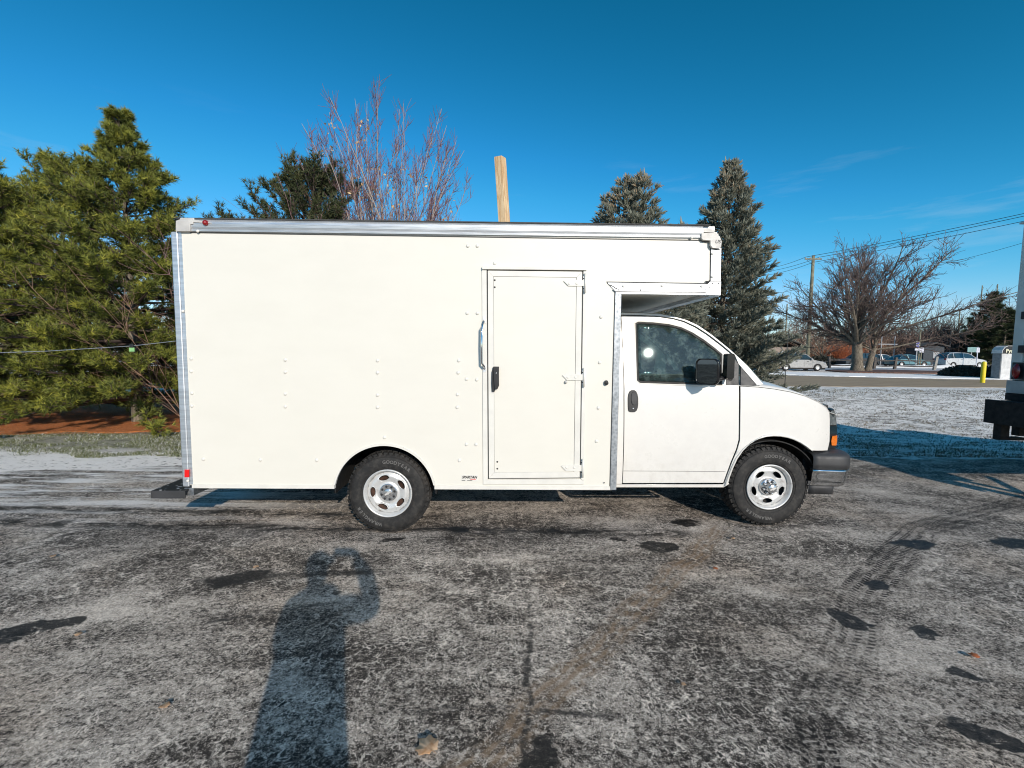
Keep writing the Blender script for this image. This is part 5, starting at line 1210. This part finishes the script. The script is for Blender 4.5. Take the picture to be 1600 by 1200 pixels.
# utility pole, crossarm, wires
PY = 60.0; base = A(1261.5, 561, PY); top = A(1258.5, 399, PY)
up = thing('utility_pole', 'wooden utility pole with a crossarm left of the big spreading tree', 'utility pole', (base.x, PY, 0))
MT['polewood'] = pm('weathered_pole', (.27, .25, .17), .9, var=.25, scale=3, bump=.4)
MB().tube([(0, 0, 0), (0, 0, top.z * .5), (0, 0, top.z)], [.24, .21, .18], 12).build('pole', MT['polewood'], up, smooth=True)
MB().box(-1.1, 1.1, -.08, .06, top.z - .55, top.z - .38).build('crossarm', MT['polewood'], up, bevel=.01)
for x in (-1.0, -.35, .8): MB().lathe([(.03, 0), (.05, .03), (.05, .08), (.07, .10), (.05, .14), (0, .16)], (x, 0, top.z - .38), 10, axis='z').build('insulator', MT['cast'], up, smooth=True)
MB().tube([(-.9, 0, top.z - .55), (0, 0, top.z - 1.2)], .02, 6).build('brace', MT['blackmat'], up)
def wire(label, pts, r, sag=.6):
    P = []
    for (a, b) in zip(pts[:-1], pts[1:]):
        for i in range(14): t = i / 14; q = a.lerp(b, t); q.z -= sag * 4 * t * (1 - t); P.append(q)
    P.append(pts[-1]); t = thing('power_line', label, 'wire', P[0]); MB().tube([q - P[0] for q in P], r, 5).build('cable', MT['black'], t)
for i, (lab, px1, py1, dz, dx) in enumerate((('upper power line from the utility pole to the upper right', 1610, 325, -.22, -1.0), ('middle power line from the utility pole to the upper right', 1610, 329, -.22, .8), ('lower power line from the utility pole to the upper right', 1610, 337, -.9, 0))):
    P = Vector((base.x + dx, PY, top.z + dz)); R2 = A(px1, py1, 44); R3 = P + (R2 - P) * 1.8; L2 = A(1180, 421 + i * 5, 80)
    wire(lab, [L2, P, R3], .028, .4)
for lab, a, b in (('thin service wire sloping behind the big tree to the second truck', A(1420, 423, 80), A(1610, 376, 60)), ('faint wire between the spruce and the utility pole', A(1215, 457, 70), A(1258, 444, 60)), ('long low wire crossing behind the big spreading tree', A(1215, 500, 85), A(1600, 470, 85))):
    wire(lab, [a, b], .025, .3)
for px, Y, pt, lab in ((1535, 105, 446, 'slender distant pole above the fir'), (1559, 105, 444, 'slender distant pole right of the fir'), (1500, 95, 485, 'dark distant pole behind the white estate car'), (1230, 80, 475, 'thin pole beside the spruce'), (1322, 90, 500, 'thin pole beyond the orange shrub')):
    g = A(px, pt, Y); t = thing('distant_pole', lab, 'pole', (g.x, Y, 0), group='distant poles'); MB().tube([(0, 0, 0), (0, 0, g.z)], [.16, .10], 8).build('shaft', MT['polewood'], t)
# street lamps, signs
def mk(name, m, parent, fn, **kw): mb = MB(); fn(mb); return mb.build(name, m, parent, **kw)
g = A(1486, 516, 70); t = thing('street_lamp', 'dark street lamp with a short arm behind the white estate car', 'street lamp', (g.x, 70, 0)); MB().tube([(0, 0, 0), (0, 0, g.z)], .09, 8).build('pole', MT['black'], t); MB().box(-1.1, .1, -.15, .15, g.z, g.z + .18).build('lamp_head', MT['black'], t, bevel=.03)
MT['signwhite'] = pm('sign_white', (.62, .62, .68), .5, var=.1); MT['signblue'] = pm('sign_blue', (.12, .12, .42), .5); MT['greypaint'] = pm('grey_paint', (.35, .36, .37), .6); MT['yellow'] = pm('yellow_paint', (.80, .62, .01), .45, var=.08, scale=8)
g = A(1432, 560, 55); t = thing('road_sign', 'white and blue road signs stacked on a white post', 'road sign', (g.x, 55, 0))
zt = A(1432, 533, 55).z; zb = A(1432, 547, 55).z
MB().box(-.05, .05, 0, .06, 0, zt).build('post', MT['greypaint'], t)
MB().box(-.20, .20, -.03, 0, zt - .42, zt).build('sign_panel', MT['signwhite'], t); MB().box(-.17, .17, -.04, -.031, zt - .36, zt - .06).build('sign_panel', MT['signblue'], t)
MB().box(-.20, .20, -.03, 0, zt - .86, zt - .45).build('sign_panel', MT['signwhite'], t); MB().box(-.15, .15, -.04, -.031, zt - .80, zt - .52).build('sign_panel', MT['signblue'], t)
MB().box(-.30, .30, -.03, 0, zt - 1.14, zt - .89).build('sign_panel', MT['signwhite'], t)
for px, lab in ((1440, 'small pale sign board on a thin pole left of the grey shed'), (1528, 'small white sign on a white post beside the fir')):
    g = A(px, 547, 57); t = thing('small_sign', lab, 'road sign', (g.x, 57, 0), rz=.2 if px > 1500 else 0); MB().box(-.05, .05, 0, .06, 0, g.z + .4).build('post', MT['signwhite'] if px > 1500 else MT['polewood'], t)
    MB().box(-.26, -.02, -.03, 0, g.z - .3, g.z + .3).build('sign_panel', MT['signwhite'], t); MB().box(.02, .26, -.03, 0, g.z - .3, g.z + .3).build('sign_panel', MT['signwhite'], t)
g = A(1443, 515, 57); t = thing('tall_pole', 'tall thin wooden pole between the road signs', 'pole', (g.x, 57.4, 0)); MB().tube([(0, 0, 0), (0, 0, g.z)], .08, 8).build('shaft', MT['polewood'], t)
g = A(1337, 545, 50); t = thing('sign_post', 'thin grey post just left of the double trunk', 'pole', (g.x, 50, 0)); MB().box(-.05, .05, -.05, .05, 0, 2.4).build('shaft', MT['greypaint'], t)
# split-rail fence
FY = 49.0
fx = [A(px, 570, y).x for px, y in ((1296, 50.5), (1337, 50), (1366, 49.5), (1398, 49), (1460, 48))]; fy = [50.5, 50, 49.5, 49, 48]
fe = thing('rail_fence', 'weathered two-rail fence behind the double-trunk tree', 'fence', (fx[0], fy[0], 0)); MT['fencewood'] = pm('fence_wood', (.11, .095, .085), .9, var=.25, bump=.3); MT['fencepost'] = pm('pale_fence_post', (.32, .30, .27), .9, var=.2)
for i, (x, y) in enumerate(zip(fx, fy)): o = MB().box(-.13, .13, -.1, .1, 0, 1.45 if i == 4 else 1.3).build('post', MT['fencepost' if i == 4 else 'fencewood'], fe, bevel=.02); o.location = (x - fx[0], y - fy[0], 0); o.rotation_euler = (0, .05 * (i - 1), 0)
for i in range(4):
    for z in (.35, .95):
        a = Vector((fx[i] - fx[0], fy[i] - fy[0], z + .05 * (i % 2))); b = Vector((fx[i + 1] - fx[0], fy[i + 1] - fy[0], z)); MB().tube([a, (a + b) / 2 - Vector((0, 0, .05)), b], .075, 6).build('rail', MT['fencewood'], fe)
a = Vector((-7.5, 1.0, .35))
for z in (.3, .75): MB().tube([(-6, .8, z - .1), (0, 0, z)], .06, 6).build('rail', MT['fencewood'], fe)
# yellow bollard
g = G(1535, 598); bo = thing('bollard', 'bright yellow bollard beside the white sign cabinet', 'bollard', (g.x, g.y, lawn_z(g.x, g.y)))
MB().lathe([(.115, 0), (.115, 1.20), (.10, 1.25), (.05, 1.285), (0, 1.29)], n=20, axis='z').build('post', MT['yellow'], bo, smooth=True, bevel=.003)
MB().lathe([(.118, 1.0), (.118, 1.04)], n=20, axis='z').build('band', MT['yellow'], bo)
# sign cabinet with the street name
q = G(1563, 592); cb = thing('sign_cabinet', 'white street-name sign cabinet with a dark arched header', 'sign', (q.x, q.y, 0)); MT['cabwhite'] = pm('cabinet_white', (.62, .62, .61), .6, var=.12, scale=4); MT['cabshade'] = pm('cabinet_shaded_side', (.20, .21, .215), .6, var=.15)
MB().box(-.02, 2.2, 0, .62, 0, 1.78).build('front_panel', MT['cabwhite'], cb, bevel=.01); MB().box(-.06, -.021, .03, .60, 0, 1.77).build('side_panel', MT['cabshade'], cb, bevel=.005)  # shade on the white cabinet's side face painted as a grey panel
MB().prism([(-.07, 1.785), (-.03, 2.02), (.10, 2.20), (.32, 2.30), (2.2, 2.30), (2.2, 1.785)], -.03, .65).build('header', MT['black'], cb, bevel=.01)
MB().prism([(-.10, 1.79), (-.06, 2.04), (.08, 2.23), (.31, 2.335), (2.2, 2.335), (2.2, 2.305), (.32, 2.305), (.10, 2.205), (-.03, 2.02), (-.072, 1.79)], -.04, .66).build('header_rim', MT['cabwhite'], cb)
MT['cream'] = pm('cream_lettering', (.75, .72, .52), .6, var=.05)
text_mesh('street_name', 'Pyott Rd', .36, MT['cream'], cb, (.80, -.045, 1.96), (pi / 2, 0, 0), .01, off=.008)
text_mesh('house_number', '1128', .16, MT['cream'], cb, (.95, -.045, 2.21), (pi / 2, 0, 0), .01, off=.004)
# shed, house
MT['sheddark'] = pm('shed_boards', (.055, .065, .075), .8, var=.2); MT['roofgrey'] = pm('grey_shingles', (.08, .075, .07), .9, var=.2, bump=.3); MT['siding'] = pm('beige_siding', (.30, .24, .20), .8, var=.1)
def house(x, y, w2, d2, h, rise, wall, label, name='house'):
    t = thing(name, label, 'house', (x, y, 0)); MB().box(-w2, w2, 0, d2, 0, h).build('wall', MT[wall], t)
    MB().prism([(-w2 - .5, h), (0, h + rise), (w2 + .5, h), (w2 + .5, h - .15), (0, h + rise - .18), (-w2 - .5, h - .15)], -.4, d2 + .4).build('roof', MT['roofgrey'], t)
    for u in ((-.5, .45) if name == 'house' else ()):
        f = MB().box(u * w2 - .55, u * w2 + .55, -.05, -.002, 1.0, 2.1).build('window', MT['signwhite'], t); MB().box(u * w2 - .47, u * w2 + .47, -.06, -.051, 1.08, 2.02).build('pane', MT['carglass'], f)
    MB().box(-.1, .8, -.04, -.002, 0, 2.0).build('door', MT['greypaint'], t); return t
g = A(1222, 560, 68); house(g.x, 68, 4.0, 7, 2.5, 1.5, 'siding', 'small house with a dark gabled roof just right of the spruce')
g = A(1452, 560, 66); house(g.x + .6, 66, 1.5, 3, 2.9, .5, 'sheddark', 'dark grey shed behind the white estate car', 'shed')
g = A(1486, 545, 66); t = thing('green_board', 'pale green board above the white estate car', 'sign', (g.x, 63, 0)); MB().box(-.06, .06, 0, .06, 0, 2).build('post', MT['greypaint'], t); MB().box(-.65, .65, -.06, -.002, 2.0, 2.7).build('panel', pm('sea_green', (.20, .34, .33), .6), t)
t = thing('frame_gantry', 'rusty open steel frame behind the fence right of the double trunk', 'frame', (A(1390, 560, 60).x, 60, 0))
for x in (-1.2, .55): MB().box(x - .035, x + .035, 0, .07, 0, 4.0).build('upright', MT['greypaint'], t)
MB().box(-1.6, .9, -.01, .11, 2.9, 3.0).build('crossbar', MT['greypaint'], t)

# ---- parked cars: profile lofted across the width, wheels, glass
def car(name, label, paint, x, y, rz, L=4.6, H=1.6, Wd=1.84, kind='suv', grp='cars parked beyond the lawn', z=0.0):
    t = thing(name, label, 'car', (x, y, z), rz, grp); m = MT[paint]; h = H
    if kind == 'suv': low = [(-.5, .30), (-.5, .55), (-.49, .60), (-.40, .62), (-.20, .63), (.12, .63), (.28, .60), (.42, .53), (.48, .44), (.5, .36), (.5, .18)]; roof = [(-.46, .62), (-.43, .86), (-.36, .975), (-.18, 1.0), (.02, .985), (.12, .90), (.24, .62)]
    else: low = [(-.5, .32), (-.5, .56), (-.47, .62), (-.36, .64), (-.2, .65), (.15, .63), (.30, .58), (.43, .50), (.49, .40), (.5, .34), (.5, .2)]; roof = [(-.40, .64), (-.28, .90), (-.16, .99), (0, 1.0), (.08, .95), (.26, .63)]
    wx = (-.31 * L, .32 * L); wr = .34
    body = [(-.5, .17)] + low; P = [(a * L, b * h) for a, b in body]
    bot = []
    for cx in wx[::-1]: bot += [(cx + (wr + .06) * cos(a), .30 + (wr + .05) * sin(a)) for a in np.linspace(0, pi, 9)]
    P += bot
    mb = MB(); mb.prism(P, -Wd / 2, Wd / 2); mb.build('body', m, t, bevel=.07, seg=3)
    rows = []
    gp = [(a * L, b * h) for a, b in roof]
    v0 = min(b for a, b in gp); v1 = max(b for a, b in gp)
    def ring(sc_, up_): return [(a, s * (Wd / 2 - .04 - .20 * (b - v0) / (v1 - v0)) * sc_, b + up_) for s in (-1,) for a, b in gp] 
    mb = MB(); A_ = [(a, -(Wd / 2 - .05 - .22 * (b - v0) / (v1 - v0)), b) for a, b in gp]; B_ = [(a, -q, b) for a, q, b in A_]
    mb.grid([A_, [(a, q * .5, b + .02) for a, q, b in A_], [(a, -q * .5, b + .02) for a, q, b in A_], B_]); n = len(gp)
    b0 = len(mb.v); mb.v += A_; mb.f.append(tuple(range(b0, b0 + n))); b0 = len(mb.v); mb.v += B_; mb.f.append(tuple(range(b0, b0 + n))[::-1]); mb.build('cabin', MT['carglass'], t)
    # roof skin and pillars
    top = [i for i, (a, b) in enumerate(gp) if b > v0 + .72 * (v1 - v0)]
    R1 = [tuple(np.array(A_[i]) + (0, .0, .015)) for i in top]; mb = MB(); mb.grid([R1, [(a, q * .5, b + .03) for a, q, b in R1], [(a, -q * .5, b + .03) for a, q, b in R1], [(a, -q, b) for a, q, b in R1]]); mb.build('roof', m, t, smooth=True, solid=.03)
    for s in (1, -1):
        side_ = [(a, q * s, b) for a, q, b in A_]
        mb = MB(); mb.tube(side_, .035, 5); mb.build('window_frame', m, t)
        for px_ in ((-.30, -.06) if kind == 'suv' else (-.12,)):
            k = (v1 - .02 - v0); mb = MB(); mb.tube([(px_ * L, s * -(Wd / 2 - .04), v0), (px_ * L - .03, s * -(Wd / 2 - .24), v1)], .035, 5); mb.build('pillar', m, t)
        for xx in (-.2, .05, .21): MB().box(xx * L, xx * L + .008, s * Wd / 2 - (.004 if s < 0 else -.0), s * Wd / 2 + (.004 if s > 0 else 0), .38, v0 - .03).build('door_seam', MT['gap'], t)
        for xx in (-.13, .10): MB().box(xx * L, xx * L + .16, min(s * Wd / 2, s * (Wd / 2 + .03)), max(s * Wd / 2, s * (Wd / 2 + .03)), v0 - .17, v0 - .13).build('door_handle', MT['black'], t, bevel=.005)
        MB().box(.17 * L, .17 * L + .12, min(s * Wd / 2, s * (Wd / 2 + .18)), max(s * Wd / 2, s * (Wd / 2 + .18)), v0 + .0, v0 + .14).build('mirror', m, t, bevel=.02)
        MB().box(L * .43, L * .495, s * (Wd / 2 - .3) - .2 * (s < 0), s * (Wd / 2 - .3) + .31 * (s > 0) + .2 * (s < 0) * 0, .40 * h, .49 * h).build('headlight', MT['lens'], t, bevel=.02)
        MB().box(-L * .506, -L * .48, s * (Wd / 2 - .22) - .21 * (s < 0), s * (Wd / 2 - .22) + .2 * (s > 0), .50 * h, .60 * h).build('tail_light', MT['darkred'], t, bevel=.01)
        for cx in wx:
            wl = part('wheel', t); wl.location = (cx, s * (Wd / 2 - .12), .34)
            MB().lathe([(.20, -.11), (.31, -.11), (.34, -.07), (.34, .07), (.31, .11), (.20, .11)], n=20).build('tyre', MT['tyre'], wl, smooth=True)
            MB().lathe([(0, -.09 * 1), (.05, -.10), (.19, -.08), (.21, -.112)], n=16).lathe([(0, .09), (.05, .10), (.19, .08), (.21, .112)], n=16).build('rim', MT['rim'], wl, smooth=True)
    MB().box(-L * .49, L * .49, -Wd / 2 + .12, Wd / 2 - .12, .16, .30).build('underside', MT['blackmat'], t)
    return t
def cpaint(n, c): MT[n] = pm(n, c, .3, metal=.25, var=.08, coat=.8)
cpaint('silver_car', (.42, .41, .40)); cpaint('dark_car', (.025, .03, .036)); cpaint('teal_car', (.12, .26, .30)); cpaint('white_car', (.60, .61, .62))
g = A(1234, 575, 43); car('parked_car', 'silver car nearest the tall spruce', 'silver_car', A(1243, 575, 43).x, 43, 0, 4.7, 1.68)
car('parked_car', 'dark car behind the fence left of the double trunk', 'dark_car', A(1333, 565, 62).x, 61, pi, 4.8, 1.7)
car('parked_car', 'white car partly hidden behind the double trunk', 'white_car', A(1381, 565, 62).x, 62.5, 0, 4.3, 1.55, kind='sedan')
car('parked_car', 'pale teal saloon car behind the middle fence post', 'teal_car', A(1409, 565, 61).x, 60.2, 0, 4.7, 1.55, kind='sedan')
car('parked_car', 'long white estate car right of the road signs', 'white_car', A(1490, 565, 60).x, 59.2, 0, 5.4, 1.88)
car('parked_car', 'white car behind the long white estate car', 'white_car', A(1521, 565, 63).x, 64.2, 0, 4.4, 1.5, kind='sedan')

# ---- second truck at the right edge
ox, oy = 6.88, 3.75
t2 = thing('second_truck', 'white box truck at the right edge showing its shaded rear end', 'truck', (ox, oy, 0)); L2, W2, F2, H2 = 5.6, 2.42, 1.19, 3.47
MB().box(0.02, L2, 0.0, .03, F2, H2).build('side_panel', MT['ivory'], t2); MB().box(.02, L2, W2 - .03, W2, F2, H2).build('side_panel', MT['ivory'], t2); MB().box(L2 - .03, L2, .031, W2 - .031, F2, H2).build('front_wall', MT['ivory'], t2)
MB().box(.03, L2, .031, W2 - .031, H2 - .03, H2).build('roof_panel', MT['alu'], t2); MB().box(-.04, .10, -.02, W2 + .04, H2 + .0, H2 + .025).build('roof_edge', MT['cast'], t2, bevel=.004)
MB().box(.03, L2, .031, W2 - .031, F2 + .0, F2 + .1).build('floor', MT['blackmat'], t2)
for y in (-.005, W2 - .12): MB().box(-.02, .04, y, y + .125, F2 + .18, H2 - .002).build('rear_post', MT['frame_white'], t2, bevel=.008)
MB().box(-.015, .035, .121, W2 - .121, H2 - .16, H2 - .002).build('rear_header', MT['frame_white'], t2)
for i in range(9): MB().box(.0, .03, .125, W2 - .125, F2 + .22 + i * .214, F2 + .22 + i * .214 + .209).build('door_slat', MT['frame_white'], t2, bevel=.004)
MB().box(-.05, .04, -.01, W2 + .01, F2 + .0, F2 + .17).build('rear_sill', MT['cast'], t2, bevel=.005); MB().box(-.05, .04, -.01, W2 + .01, F2 - .10, F2 - .002).build('rear_crossmember', MT['blackmat'], t2)
for y in (.06, W2 - .14):
    l = MB().lathe([(0, -.03), (.028, -.028), (.04, -.012), (.045, .0)], (-.052, 0, 0), 16, axis='x'); l.v = [(v[0], v[1] * 1.1, v[2] * 2.3) for v in l.v]; o = l.build('tail_lamp', MT['darkred'], t2, smooth=True); o.location = (-.001, y + .04, F2 + .30)
    MB().box(-.024, -.0205, y - .045, y + .12, F2 + .19, F2 + .42).build('lamp_plate', MT['black'], t2, bevel=.003)
for z in (F2 + .55, F2 + 1.0, F2 + 1.65): MB().box(-.06, -.02, W2 - .18, W2 - .10, z, z + .10).build('door_catch', MT['black'], t2, bevel=.004)
text_mesh('rear_mark', 'G', .12, MT['signblue'], t2, (.03, -.04, F2 + 1.0), (pi / 2, 0, 0), .001) if 0 else None
# underride frame with step
fr = part('underride_frame', t2)
bx = A(1537, 620, oy + W2).x - ox
for y in (.12, W2 - .20):
    MB().box(bx + .06, bx + .18, y, y + .10, .60, F2 - .12).build('upright', MT['blackmat'], fr, bevel=.005); MB().box(bx + .31, bx + .39, y, y + .10, .62, F2 - .12).build('upright', MT['blackmat'], fr, bevel=.005)
    MB().box(bx + .06, bx + .39, y + .0, y + .10, .56, .60).build('foot_bar', MT['blackmat'], fr, bevel=.005); MB().tube([(bx + .36, y + .05, .70), (bx + 1.0, y + .05, F2 - .15)], .03, 6).build('brace', MT['blackmat'], fr)
MB().box(bx - .0, bx + .055, .02, W2 - .02, .78, F2 - .09).build('step_face', MT['blackmat'], fr, bevel=.006); MB().box(bx + .056, .2, .02, W2 - .02, F2 - .19, F2 - .105).build('step_plate', MT['blackmat'], fr)
c2 = part('chassis', t2)
for y in (.75, 1.55): MB().box(.2, 7.6, y, y + .1, .85, 1.08).build('frame_rail', MT['blackmat'], c2)
for cx in (1.75, 6.6):
    for y, d in ((.25, -1), (W2 - .25, 1)):
        wl = part('wheel', t2); wl.location = (cx, y, .46); MB().lathe([(.26, -.13), (.42, -.13), (.455, -.09), (.455, .09), (.42, .13), (.26, .13)], n=28).build('tyre', MT['tyre'], wl, smooth=True); MB().lathe([(0, -.05), (.12, -.05), (.15, -.09), (.24, -.07), (.27, -.128)], n=24).lathe([(0, .05), (.12, .05), (.24, .07), (.27, .128)], n=24).build('rim', MT['rim'], wl, smooth=True)
cb2 = MB().prism([(5.75, .55), (5.75, 2.45), (6.0, 2.55), (6.7, 2.5), (7.15, 1.75), (7.95, 1.55), (8.15, 1.3), (8.15, .55)], .15, W2 - .15); cb2.build('cab', MT['paint'], t2, bevel=.06, seg=3)
MB().prism([(6.0, 1.65), (6.0, 2.35), (6.62, 2.33), (6.98, 1.72)], .142, .16).build('door_window', MT['carglass'], t2)

# ---- fallen leaves on the asphalt
def maple(size):
    pts = []
    lob = [(90, 1.0), (80, .84), (68, .70), (52, .86), (42, .84), (28, .68), (8, .76), (-4, .70), (-30, .48), (-55, .50), (-80, .28), (-90, .62), (-100, .28), (-130, .50), (-155, .46), (180, .70), (170, .74), (150, .68), (138, .82), (128, .84), (112, .72), (100, .76)]
    return [(size * r * cos(radians(a)), size * r * sin(radians(a))) for a, r in lob]
MT['leaf_tan'] = pm('dry_leaf_tan', (.62, .44, .29), .8, var=.22, scale=30, c2=(.42, .22, .10)); MT['leaf_orange'] = pm('dry_leaf_orange', (.50, .14, .04), .8, var=.2, scale=30)
for px, py, s, m, rz, lab in ((671, 1177, .075, 'leaf_tan', .9, 'large curled tan leaf at the bottom edge of the asphalt'), (257, 1111, .05, 'leaf_tan', .6, 'small tan leaf left of the photographer shadow'), (1118, 893, .045, 'leaf_orange', .2, 'orange leaf below the front wheel'), (1522, 1031, .055, 'leaf_orange', -.4, 'orange leaf at the right of the asphalt'), (125, 996, .045, 'leaf_tan', 2, 'pale leaf near the left edge of the asphalt'), (1069, 1076, .028, 'leaf_tan', 1, 'tiny tan leaf right of the mud track'), (401, 890, .05, 'leaf_tan', 1.4, 'yellowish leaf on the dark wet streak'), (82, 873, .05, 'leaf_tan', .3, 'pale leaf beside the left tyre line'), (1145, 845, .05, 'leaf_tan', .3, 'pale leaf just below the front tyre')):
    s = s * (.95 if py > 1150 else .62); p = G(px, py); V = [(0, 0, .012)] + [(x, y, .010 + s * .07 * sin(i * .57) + .006) for i, (x, y) in enumerate(maple(s))]; n = len(V) - 1
    F = [(0, i + 1, (i + 1) % n + 1) for i in range(n)]; o = link_mesh('fallen_leaf', V, F, MT[m], smooth=True); md = o.modifiers.new('s', 'SOLIDIFY'); md.thickness = .0012
    o.location = (p.x, p.y, .008); o.rotation_euler = (0, 0, rz); tag(o, lab, 'leaf', 'dry leaves on the asphalt')
# small snow crumbs
# ---- the photographer, standing behind the camera
def skinned(name, joints, edges, mat, parent, sub=2, root=0):
    me = bpy.data.meshes.new(name); me.from_pydata([j[0] for j in joints], edges, []); o = bpy.data.objects.new(name, me); col.objects.link(o)
    md = o.modifiers.new('skin', 'SKIN'); me.skin_vertices[0].data[root].use_root = True
    for i, j in enumerate(joints): me.skin_vertices[0].data[i].radius = (j[1], j[1] if len(j) < 3 else j[2])
    o.modifiers.new('sub', 'SUBSURF').levels = sub; o.modifiers['sub'].render_levels = sub
    dg = bpy.context.evaluated_depsgraph_get(); dg.update(); m2 = bpy.data.meshes.new_from_object(o.evaluated_get(dg)); bpy.data.objects.remove(o)
    m2.materials.clear(); m2.materials.append(mat); m2.name = name
    for p in m2.polygons: p.use_smooth = True
    o = bpy.data.objects.new(name, m2); col.objects.link(o); o.parent = parent; return o
MT['coat'] = pm('dark_coat', (.03, .035, .05), .85, bump=.2); MT['jeans'] = pm('blue_jeans', (.05, .07, .13), .9); MT['skin'] = pm('skin', (.55, .34, .25), .55); MT['boot'] = pm('boot_leather', (.04, .03, .025), .6); MT['hair'] = pm('short_hair', (.05, .035, .025), .8)
pe = thing('person', 'person in a dark winter coat holding up a phone, seen only by their shadow', 'person', (-.11, -.36, 0))
skinned('body', [((0, 0, 1.00), .17, .13), ((0, 0, 1.2), .165, .13), ((0, 0, 1.40), .18, .13), ((-.02, .01, 1.52), .12, .09), ((-.03, .02, 1.60), .085, .075),
  ((-.17, 0, 1.46), .075), ((-.22, .12, 1.22), .062), ((-.16, .26, 1.44), .045), ((-.075, .325, 1.60), .035),
  ((.17, 0, 1.47), .085), ((.33, .14, 1.41), .078), ((.24, .27, 1.58), .062), ((.155, .315, 1.650), .045),
  ((-.11, 0, .90), .125), ((-.12, .02, .50), .085), ((-.12, 0, .10), .06), ((.11, 0, .90), .125), ((.13, .02, .50), .085), ((.13, 0, .10), .06)],
  [(0, 1), (1, 2), (2, 3), (3, 4), (2, 5), (5, 6), (6, 7), (7, 8), (2, 9), (9, 10), (10, 11), (11, 12), (0, 13), (13, 14), (14, 15), (0, 16), (16, 17), (17, 18)], MT['coat'], pe)
mb = MB().lathe([(.001, .86), (.19, .86), (.20, .95), (.195, 1.1), (.19, 1.25), (.19, 1.36), (.17, 1.46), (.10, 1.53), (.05, 1.56)], n=24, axis='z'); mb.v = [(x, y * .72, z) for x, y, z in mb.v]; mb.build('coat', MT['coat'], pe, smooth=True)
hd = MB(); rows = []
for i, (z, rx, ry, oy_) in enumerate(((1.585, .02, .02, .03), (1.60, .052, .062, .035), (1.63, .066, .078, .030), (1.67, .073, .090, .022), (1.71, .077, .098, .015), (1.75, .078, .100, .010), (1.79, .070, .090, .005), (1.82, .050, .064, .002), (1.835, .01, .012, 0))):
    rows.append([(rx * cos(t) - .03, oy_ + ry * sin(t) * (1.0) + (.020 if abs(t - pi / 2) < .2 and 1.66 < z < 1.72 else 0), z) for t in np.linspace(0, 2 * pi, 25)])
hd.grid(rows).build('head', MT['skin'], pe, smooth=True)
hd = MB(); hd.grid([[((x + .03) * 1.10 - .03, (y - .012) * 1.10 - .004, z + .012) for x, y, z in r] for r in rows[4:]]).build('knit_cap', MT['hair'], pe, smooth=True)
for s in (-1, 1): MB().lathe([(.0, -.012), (.012, -.008), (.016, .0), (.012, .006)], (-.03 + s * .078, .01, 1.705), 10, axis='x').build('ear', MT['skin'], pe, smooth=True); MB().lathe([(0, -.006), (.008, -.004), (.012, 0)], (-.03 + s * .03, .108, 1.72), 10).build('eye', MT['black'], pe)
MB().box(-.05, -.01, .108, .114, 1.645, 1.652).build('mouth', MT['darkred'], pe)
for s, hx, hz in ((-1, -.075, 1.62), (1, .165, 1.672)):
    skinned('hand', [((hx, .325, hz - .03), .026), ((hx - s * .005, .335, hz), .030, .018), ((hx - s * .01, .337, hz + .035), .028, .016)], [(0, 1), (1, 2)], MT['skin'], pe, 1)
    for k in range(4):
        L = (.030, .036, .034, .026)[k]; b = Vector((hx - s * (.002 + .002 * k), .336, hz + .035 - .019 * k)); skinned('finger', [(tuple(b), .0085), (tuple(b + Vector((-s * L, .010, .004))), .008), (tuple(b + Vector((-s * L * 1.7, .002, .004))), .007)], [(0, 1), (1, 2)], MT['skin'], pe, 1)
    b = Vector((hx - s * .01, .328, hz - .015)); skinned('thumb', [(tuple(b), .010), (tuple(b + Vector((-s * .022, -.014, .018))), .009), (tuple(b + Vector((-s * .040, -.012, .026))), .008)], [(0, 1), (1, 2)], MT['skin'], pe, 1)
for s in (-1, 1):
    MB().lathe([(.062, .10), (.075, .14), (.078, .22)], (s * .125, 0, 0), 14, axis='z').build('boot_shaft', MT['boot'], pe, smooth=True)
    MB().prism([(-.10, .0), (.19, .0), (.19, .05), (.10, .10), (.05, .15), (-.09, .15)], s * .125 - .05, s * .125 + .05, axis='x').build('boot', MT['boot'], pe, bevel=.02)
ph = thing('phone', 'dark phone held level at eye height by the photographer', 'phone', (0, 0, EYE)); MB().box(-.140, .020, -.024, -.014, -.062, .014).build('phone_body', MT['black'], ph, bevel=.003); MB().lathe([(.001, 0), (.007, 0), (.008, .003)], (0, -.0135, 0), 16).build('lens_ring', MT['chrome'], ph)
